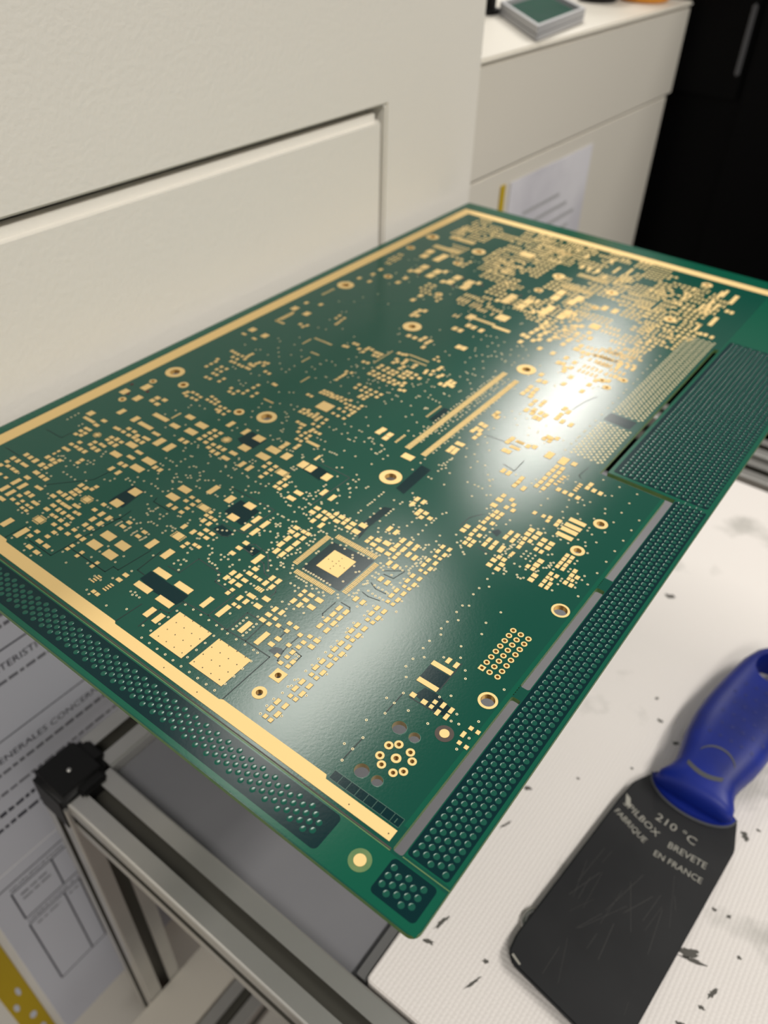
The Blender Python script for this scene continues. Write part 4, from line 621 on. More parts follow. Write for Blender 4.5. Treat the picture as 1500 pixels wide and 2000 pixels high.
FINE_S = """-4267 1837 11 4 -4181 1837 11 4 -4267 1845 11 4 -4181 1845 11 4 -4267 1853 11 4 -4181 1853 11 4 -4267 1861 11 4 -4181 1861 11 4 -4267 1869 11 4 -4181 1869 11 4 -4267 1877 11 4
-4181 1877 11 4 -4253 1825 6 11 -4253 1889 6 11 -4242 1825 6 11 -4242 1889 6 11 -4230 1825 6 11 -4230 1889 6 11 -4218 1825 6 11 -4218 1889 6 11 -4207 1825 6 11 -4207 1889 6 11
-4195 1825 6 11 -4195 1889 6 11 -5029 2818 17 29 -5013 2818 17 29 -4997 2818 17 29 -4981 2818 17 29 -4965 2818 17 29 -4948 2818 17 29 -4932 2818 17 29 -4916 2818 17 29 -4778 2713
11 3 -4721 2713 11 3 -4778 2720 11 3 -4721 2720 11 3 -4778 2726 11 3 -4721 2726 11 3 -4778 2732 11 3 -4721 2732 11 3 -4778 2739 11 3 -4721 2739 11 3 -4766 2702 4 11 -4766 2750 4 11
-4758 2702 4 11 -4758 2750 4 11 -4750 2702 4 11 -4750 2750 4 11 -4742 2702 4 11 -4742 2750 4 11 -4734 2702 4 11 -4734 2750 4 11 -4195 2169 11 4 -4118 2169 11 4 -4195 2177 11 4
-4118 2177 11 4 -4195 2185 11 4 -4118 2185 11 4 -4195 2192 11 4 -4118 2192 11 4 -4195 2200 11 4 -4118 2200 11 4 -4195 2208 11 4 -4118 2208 11 4 -4182 2158 6 11 -4182 2220 6 11
-4172 2158 6 11 -4172 2220 6 11 -4162 2158 6 11 -4162 2220 6 11 -4151 2158 6 11 -4151 2220 6 11 -4141 2158 6 11 -4141 2220 6 11 -4131 2158 6 11 -4131 2220 6 11 -3967 3285 11 4
-3901 3285 11 4 -3967 3293 11 4 -3901 3293 11 4 -3967 3301 11 4 -3901 3301 11 4 -3967 3308 11 4 -3901 3308 11 4 -3967 3316 11 4 -3901 3316 11 4 -3967 3324 11 4 -3901 3324 11 4
-3955 3274 5 11 -3955 3336 5 11 -3946 3274 5 11 -3946 3336 5 11 -3938 3274 5 11 -3938 3336 5 11 -3930 3274 5 11 -3930 3336 5 11 -3922 3274 5 11 -3922 3336 5 11 -3913 3274 5 11
-3913 3336 5 11 -4489 3244 14 9 -4489 3255 14 9 -4489 3267 14 9 -4489 3278 14 9 -4489 3289 14 9 -4489 3300 14 9 -4489 3311 14 9 -4489 3322 14 9 -4489 3333 14 9 -3507 2611 11 6
-3418 2611 11 6 -3507 2622 11 6 -3418 2622 11 6 -3507 2633 11 6 -3418 2633 11 6 -3507 2644 11 6 -3418 2644 11 6 -3507 2655 11 6 -3418 2655 11 6 -3417 2298 11 7 -3331 2298 11 7
-3417 2311 11 7 -3331 2311 11 7 -3417 2325 11 7 -3331 2325 11 7 -3417 2338 11 7 -3331 2338 11 7 -3417 2351 11 7 -3331 2351 11 7 -3361 3238 11 6 -3274 3238 11 6 -3361 3249 11 6
-3274 3249 11 6 -3361 3259 11 6 -3274 3259 11 6 -3361 3270 11 6 -3274 3270 11 6 -3361 3280 11 6 -3274 3280 11 6 -3361 3291 11 6 -3274 3291 11 6 -3441 3682 13 30 -3425 3682 13 30
-3409 3682 13 30 -3393 3682 13 30 -3378 3682 13 30 -3362 3682 13 30 -3346 3682 13 30 -3330 3682 13 30 -4120 3917 12 12 -4107 3917 12 12 -4094 3917 12 12 -4081 3917 12 12 -4068 3917
12 12 -4055 3917 12 12 -4042 3917 12 12 -4029 3917 12 12 -3238 3539 18 11 -3238 3550 18 11 -3238 3562 18 11 -3238 3573 18 11 -3238 3584 18 11 -3238 3596 18 11 -2637 2305 11 33
-2622 2305 11 33 -2607 2305 11 33 -2591 2305 11 33 -2637 2233 11 30 -2625 2233 11 30 -2613 2233 11 30 -2601 2233 11 30 -2589 2233 11 30 -2598 2941 40 7 -2598 2929 40 7 -2598 2917
40 7 -2598 2905 40 7 -2598 2892 40 7 -2598 2880 40 7 -2598 2868 40 7 -2598 2856 40 7 -2598 2844 40 7 -2598 2832 40 7 -2598 2820 40 7 -2598 2808 40 7 -2598 2796 40 7 -2598 2784 40 7
-2598 2772 40 7 -2598 2759 40 7 -2598 2747 40 7 -2598 2735 40 7 -2598 2723 40 7 -2598 2711 40 7 -2598 2699 40 7 -2598 2687 40 7 -2598 2675 40 7 -2598 2663 40 7 -2598 2651 40 7
-2598 2639 40 7 -2598 2626 40 7 -2598 2614 40 7 -2548 2563 7 38 -2536 2563 7 38 -2524 2563 7 38 -2512 2563 7 38 -2501 2563 7 38 -2489 2563 7 38 -2477 2563 7 38 -2465 2563 7 38
-2454 2563 7 38 -2442 2563 7 38 -2430 2563 7 38 -2418 2563 7 38 -2407 2563 7 38 -2395 2563 7 38 -2383 2563 7 38 -2371 2563 7 38 -2360 2563 7 38 -2348 2563 7 38 -2336 2563 7 38
-2324 2563 7 38 -2313 2563 7 38 -2301 2563 7 38 -2289 2563 7 38 -2277 2563 7 38 -2266 2563 7 38 -2254 2563 7 38 -2242 2563 7 38 -2554 2979 7 42 -2541 2979 7 42 -2529 2979 7 42
-2516 2979 7 42 -2504 2979 7 42 -2491 2979 7 42 -2479 2979 7 42 -2466 2979 7 42 -2454 2979 7 42 -2441 2979 7 42 -2428 2979 7 42 -2416 2979 7 42 -2403 2979 7 42 -2391 2979 7 42
-2378 2979 7 42 -2366 2979 7 42 -2353 2979 7 42 -2341 2979 7 42 -2328 2979 7 42 -2316 2979 7 42 -2303 2979 7 42 -2290 2979 7 42 -2278 2979 7 42 -2265 2979 7 42 -2253 2979 7 42
-2240 2979 7 42 -2228 2979 7 42 -2187 2930 37 7 -2187 2918 37 7 -2187 2906 37 7 -2187 2893 37 7 -2187 2881 37 7 -2187 2868 37 7 -2187 2856 37 7 -2187 2843 37 7 -2187 2831 37 7
-2187 2819 37 7 -2187 2806 37 7 -2187 2794 37 7 -2187 2781 37 7 -2187 2769 37 7 -2187 2757 37 7 -2187 2744 37 7 -2187 2732 37 7 -2187 2719 37 7 -2187 2707 37 7 -2187 2695 37 7
-2187 2682 37 7 -2187 2670 37 7 -2187 2657 37 7 -2187 2645 37 7 -2187 2633 37 7 -2187 2620 37 7 -2187 2608 37 7 -2178 4711 15 36 -2166 4711 15 36 -2155 4711 15 36 -2143 4711 15 36
-2131 4711 15 36 -2120 4711 15 36 -2177 4620 15 35 -2163 4620 15 35 -2149 4620 15 35 -2135 4620 15 35 -2122 4620 15 35 -2108 4620 15 35 -5018 5025 25 22 -5018 5054 25 22 -5018 5082
25 22 -5018 5111 25 22 -5018 5140 25 22 -5018 5168 25 22 -5018 5197 25 22 -5018 5226 25 22 -5018 5254 25 22 -5017 5017 21 28 -4987 5017 21 28 -4958 5017 21 28 -4929 5017 21 28
-4999 5075 23 22 -4999 5105 23 22 -4999 5134 23 22 -4999 5164 23 22 -4999 5193 23 22 -4999 5223 23 22 -4494 4985 12 23 -4473 4985 12 23 -4451 4985 12 23 -4430 4985 12 23 -4408 4985
12 23 -4387 4985 12 23 -4365 4985 12 23 -4344 4985 12 23 -4322 4985 12 23 -4301 4985 12 23 -4344 4762 11 20 -4324 4762 11 20 -4304 4762 11 20 -4285 4762 11 20 -4265 4762 11 20
-4070 4315 14 13 -4070 4335 14 13 -4070 4355 14 13 -4070 4375 14 13 -4070 4395 14 13 -4070 4415 14 13 -4294 4582 15 14 -4294 4605 15 14 -4294 4628 15 14 -4294 4651 15 14 -4294 4674
15 14 -4514 4837 14 15 -4514 4858 14 15 -4514 4878 14 15 -4514 4898 14 15 -4514 4918 14 15 -4514 4939 14 15 -4108 3911 10 12 -4094 3911 10 12 -4080 3911 10 12 -4066 3911 10 12
-4052 3911 10 12 -4038 3911 10 12 -4024 3911 10 12 -3789 4972 13 11 -3789 4993 13 11 -3789 5014 13 11 -3789 5035 13 11 -3789 5056 13 11 -3789 5076 13 11 -3789 5097 13 11 -3789 5118
13 11 -3789 5139 13 11 -3789 5160 13 11 -3789 5180 13 11 -3789 5201 13 11 -3789 5222 13 11 -3789 5243 13 11 -3628 5294 8 20 -3614 5294 8 20 -3600 5294 8 20 -3587 5294 8 20 -3573
5294 8 20 -3560 5294 8 20 -3546 5294 8 20 -3533 5294 8 20 -3519 5294 8 20 -3506 5294 8 20 -3492 5294 8 20 -3478 5294 8 20 -3465 5294 8 20 -3451 5294 8 20 -3438 5294 8 20 -3424 5294
8 20 -3570 5226 8 20 -3555 5226 8 20 -3540 5226 8 20 -3524 5226 8 20 -3509 5226 8 20 -3494 5226 8 20 -3479 5226 8 20 -3464 5226 8 20 -3449 5226 8 20 -3434 5226 8 20 -3419 5226 8 20
-3404 5226 8 20 -2785 4099 48 12 -2785 4118 48 12 -2785 4136 48 12 -2785 4155 48 12 -2785 4173 48 12 -2785 4192 48 12 -2785 4210 48 12 -2785 4229 48 12 -2785 4247 48 12 -2785 4265
48 12 -2785 4284 48 12 -2785 4302 48 12 -2785 4321 48 12 -2785 4339 48 12 -2785 4358 48 12 -2785 4376 48 12 -2785 4395 48 12 -2785 4413 48 12 -2785 4432 48 12 -2785 4450 48 12
-2785 4469 48 12 -2785 4487 48 12 -2785 4506 48 12 -2785 4524 48 12 -2785 4543 48 12 -2785 4561 48 12 -2785 4580 48 12 -2785 4598 48 12 -2785 4616 48 12 -2785 4635 48 12 -2785 4653
48 12 -2785 4672 48 12 -2785 4690 48 12 -2785 4709 48 12 -2785 4727 48 12 -2785 4746 48 12 -2785 4764 48 12 -2785 4783 48 12 -2785 4801 48 12 -2785 4820 48 12 -2785 4838 48 12
-2785 4857 48 12 -2785 4875 48 12 -2785 4894 48 12 -2785 4912 48 12 -2785 4930 48 12 -2785 4949 48 12 -2785 4967 48 12 -2785 4986 48 12 -2785 5004 48 12 -2785 5023 48 12 -2785 5041
48 12 -2785 5060 48 12 -2785 5078 48 12 -2785 5097 48 12 -2785 5115 48 12 -2785 5134 48 12 -2785 5152 48 12 -2785 5171 48 12 -2785 5189 48 12 -2785 5208 48 12 -2785 5226 48 12
-2785 5245 48 12 -2785 5263 48 12 -2785 5281 48 12 -2785 5300 48 12 -2785 5318 48 12 -2785 5337 48 12 -2785 5355 48 12 -2785 5374 48 12 -2785 5392 48 12 -2785 5411 48 12 -2785 5429
48 12 -2785 5448 48 12 -2785 5466 48 12 -2785 5485 48 12 -2785 5503 48 12 -2785 5522 48 12 -2785 5540 48 12 -2785 5559 48 12 -2636 4100 47 12 -2636 4118 47 12 -2636 4136 47 12
-2636 4154 47 12 -2636 4172 47 12 -2636 4189 47 12 -2636 4207 47 12 -2636 4225 47 12 -2636 4243 47 12 -2636 4261 47 12 -2636 4278 47 12 -2636 4296 47 12 -2636 4314 47 12 -2636 4332
47 12 -2636 4350 47 12 -2636 4367 47 12 -2636 4385 47 12 -2636 4403 47 12 -2636 4421 47 12 -2636 4439 47 12 -2636 4456 47 12 -2636 4474 47 12 -2636 4492 47 12 -2636 4510 47 12
-2636 4528 47 12 -2636 4545 47 12 -2636 4563 47 12 -2636 4581 47 12 -2636 4599 47 12 -2636 4617 47 12 -2636 4634 47 12 -2636 4652 47 12 -2636 4670 47 12 -2636 4688 47 12 -2636 4706
47 12 -2636 4723 47 12 -2636 4741 47 12 -2636 4759 47 12 -2636 4777 47 12 -2636 4795 47 12 -2636 4812 47 12 -2636 4830 47 12 -2636 4848 47 12 -2636 4866 47 12 -2636 4884 47 12
-2636 4901 47 12 -2636 4919 47 12 -2636 4937 47 12 -2636 4955 47 12 -2636 4973 47 12 -2636 4990 47 12 -2636 5008 47 12 -2636 5026 47 12 -2636 5044 47 12 -2636 5062 47 12 -2636 5079
47 12 -2636 5097 47 12 -2636 5115 47 12 -2636 5133 47 12 -2636 5151 47 12 -2636 5168 47 12 -2636 5186 47 12 -2636 5204 47 12 -2636 5222 47 12 -2636 5240 47 12 -2636 5257 47 12
-2636 5275 47 12 -2636 5293 47 12 -2636 5311 47 12 -2636 5328 47 12 -2636 5346 47 12 -2636 5364 47 12 -2636 5382 47 12 -2636 5400 47 12 -2636 5417 47 12 -2636 5435 47 12 -2636 5453
47 12 -2636 5471 47 12 -2636 5489 47 12 -2636 5506 47 12 -2922 4553 17 12 -2922 4577 17 12 -2922 4602 17 12 -2922 4626 17 12 -2922 4651 17 12 -2922 4675 17 12 -2922 4699 17 12
-2922 4724 17 12 -2922 4748 17 12 -2903 4105 20 13 -2903 4128 20 13 -2903 4150 20 13 -2903 4173 20 13 -2903 4195 20 13 -2903 4218 20 13 -3557 6298 22 45 -3528 6298 22 45 -3498 6298
22 45 -3469 6298 22 45 -3439 6298 22 45 -3410 6298 22 45 -3380 6298 22 45 -3351 6298 22 45 -3325 6268 22 45 -3302 6268 22 45 -3278 6268 22 45 -3255 6268 22 45 -3231 6268 22 45
-3208 6268 22 45 -3184 6268 22 45 -3161 6268 22 45 -4918 7584 16 94 -4892 7584 16 94 -4866 7584 16 94 -4840 7584 16 94 -4814 7584 16 94 -4788 7584 16 94 -4762 7584 16 94 -4736 7584
16 94 -4710 7584 16 94 -4684 7584 16 94 -4658 7584 16 94 -4632 7584 16 94 -4606 7584 16 94 -4580 7584 16 94 -4920 7946 16 99 -4896 7946 16 99 -4873 7946 16 99 -4849 7946 16 99
-4825 7946 16 99 -4801 7946 16 99 -4778 7946 16 99 -4754 7946 16 99 -4730 7946 16 99 -4706 7946 16 99 -4683 7946 16 99 -4659 7946 16 99 -4635 7946 16 99 -4611 7946 16 99 -5059 5752
28 17 -5059 5785 28 17 -5059 5819 28 17 -5059 5853 28 17 -5059 5886 28 17 -5059 5920 28 17 -3241 7573 11 74 -3219 7573 11 74 -3198 7573 11 74 -3176 7573 11 74 -3155 7573 11 74
-3133 7573 11 74 -3112 7573 11 74 -3090 7573 11 74 -3068 7573 11 74 -3047 7573 11 74 -3025 7573 11 74 -3004 7573 11 74 -2982 7573 11 74 -2961 7573 11 74 -2939 7573 11 74 -2917 7573
11 74 -3246 7939 12 92 -3221 7939 12 92 -3196 7939 12 92 -3171 7939 12 92 -3146 7939 12 92 -3121 7939 12 92 -3096 7939 12 92 -3071 7939 12 92 -3046 7939 12 92 -3021 7939 12 92
-2995 7939 12 92 -2970 7939 12 92 -2945 7939 12 92 -2920 7939 12 92 -3751 8380 13 82 -3731 8380 13 82 -3710 8380 13 82 -3690 8380 13 82 -3670 8380 13 82 -3649 8380 13 82 -3629 8380
13 82 -3608 8380 13 82 -3588 8380 13 82 -3567 8380 13 82 -2851 8043 28 193 -2851 8374 28 193 -2315 6525 13 50 -2293 6525 13 50 -2271 6525 13 50 -2249 6525 13 50 -2227 6525 13 50
-2205 6525 13 50 -2182 6525 13 50 -2160 6525 13 50 -2162 6541 13 50 -2142 6541 13 50 -2122 6541 13 50 -2102 6541 13 50 -2083 6541 13 50 -2063 6541 13 50 -2043 6541 13 50 -2023 6541
13 50 -2154 6671 13 51 -2131 6671 13 51 -2109 6671 13 51 -2087 6671 13 51 -2065 6671 13 51 -2042 6671 13 51 -2020 6671 13 51 -2334 6382 13 54 -2309 6382 13 54 -2285 6382 13 54
-2260 6382 13 54 -2235 6382 13 54 -2210 6382 13 54 -2186 6382 13 54 -2161 6382 13 54 -2136 6382 13 54 -2111 6382 13 54 -2232 6258 13 53 -2214 6258 13 53 -2195 6258 13 53 -2176 6258
13 53 -2158 6258 13 53 -2139 6258 13 53 -2120 6258 13 53 -2295 6379 13 49 -2272 6379 13 49 -2249 6379 13 49 -2225 6379 13 49 -2202 6379 13 49 -2179 6379 13 49 -2155 6379 13 49"""
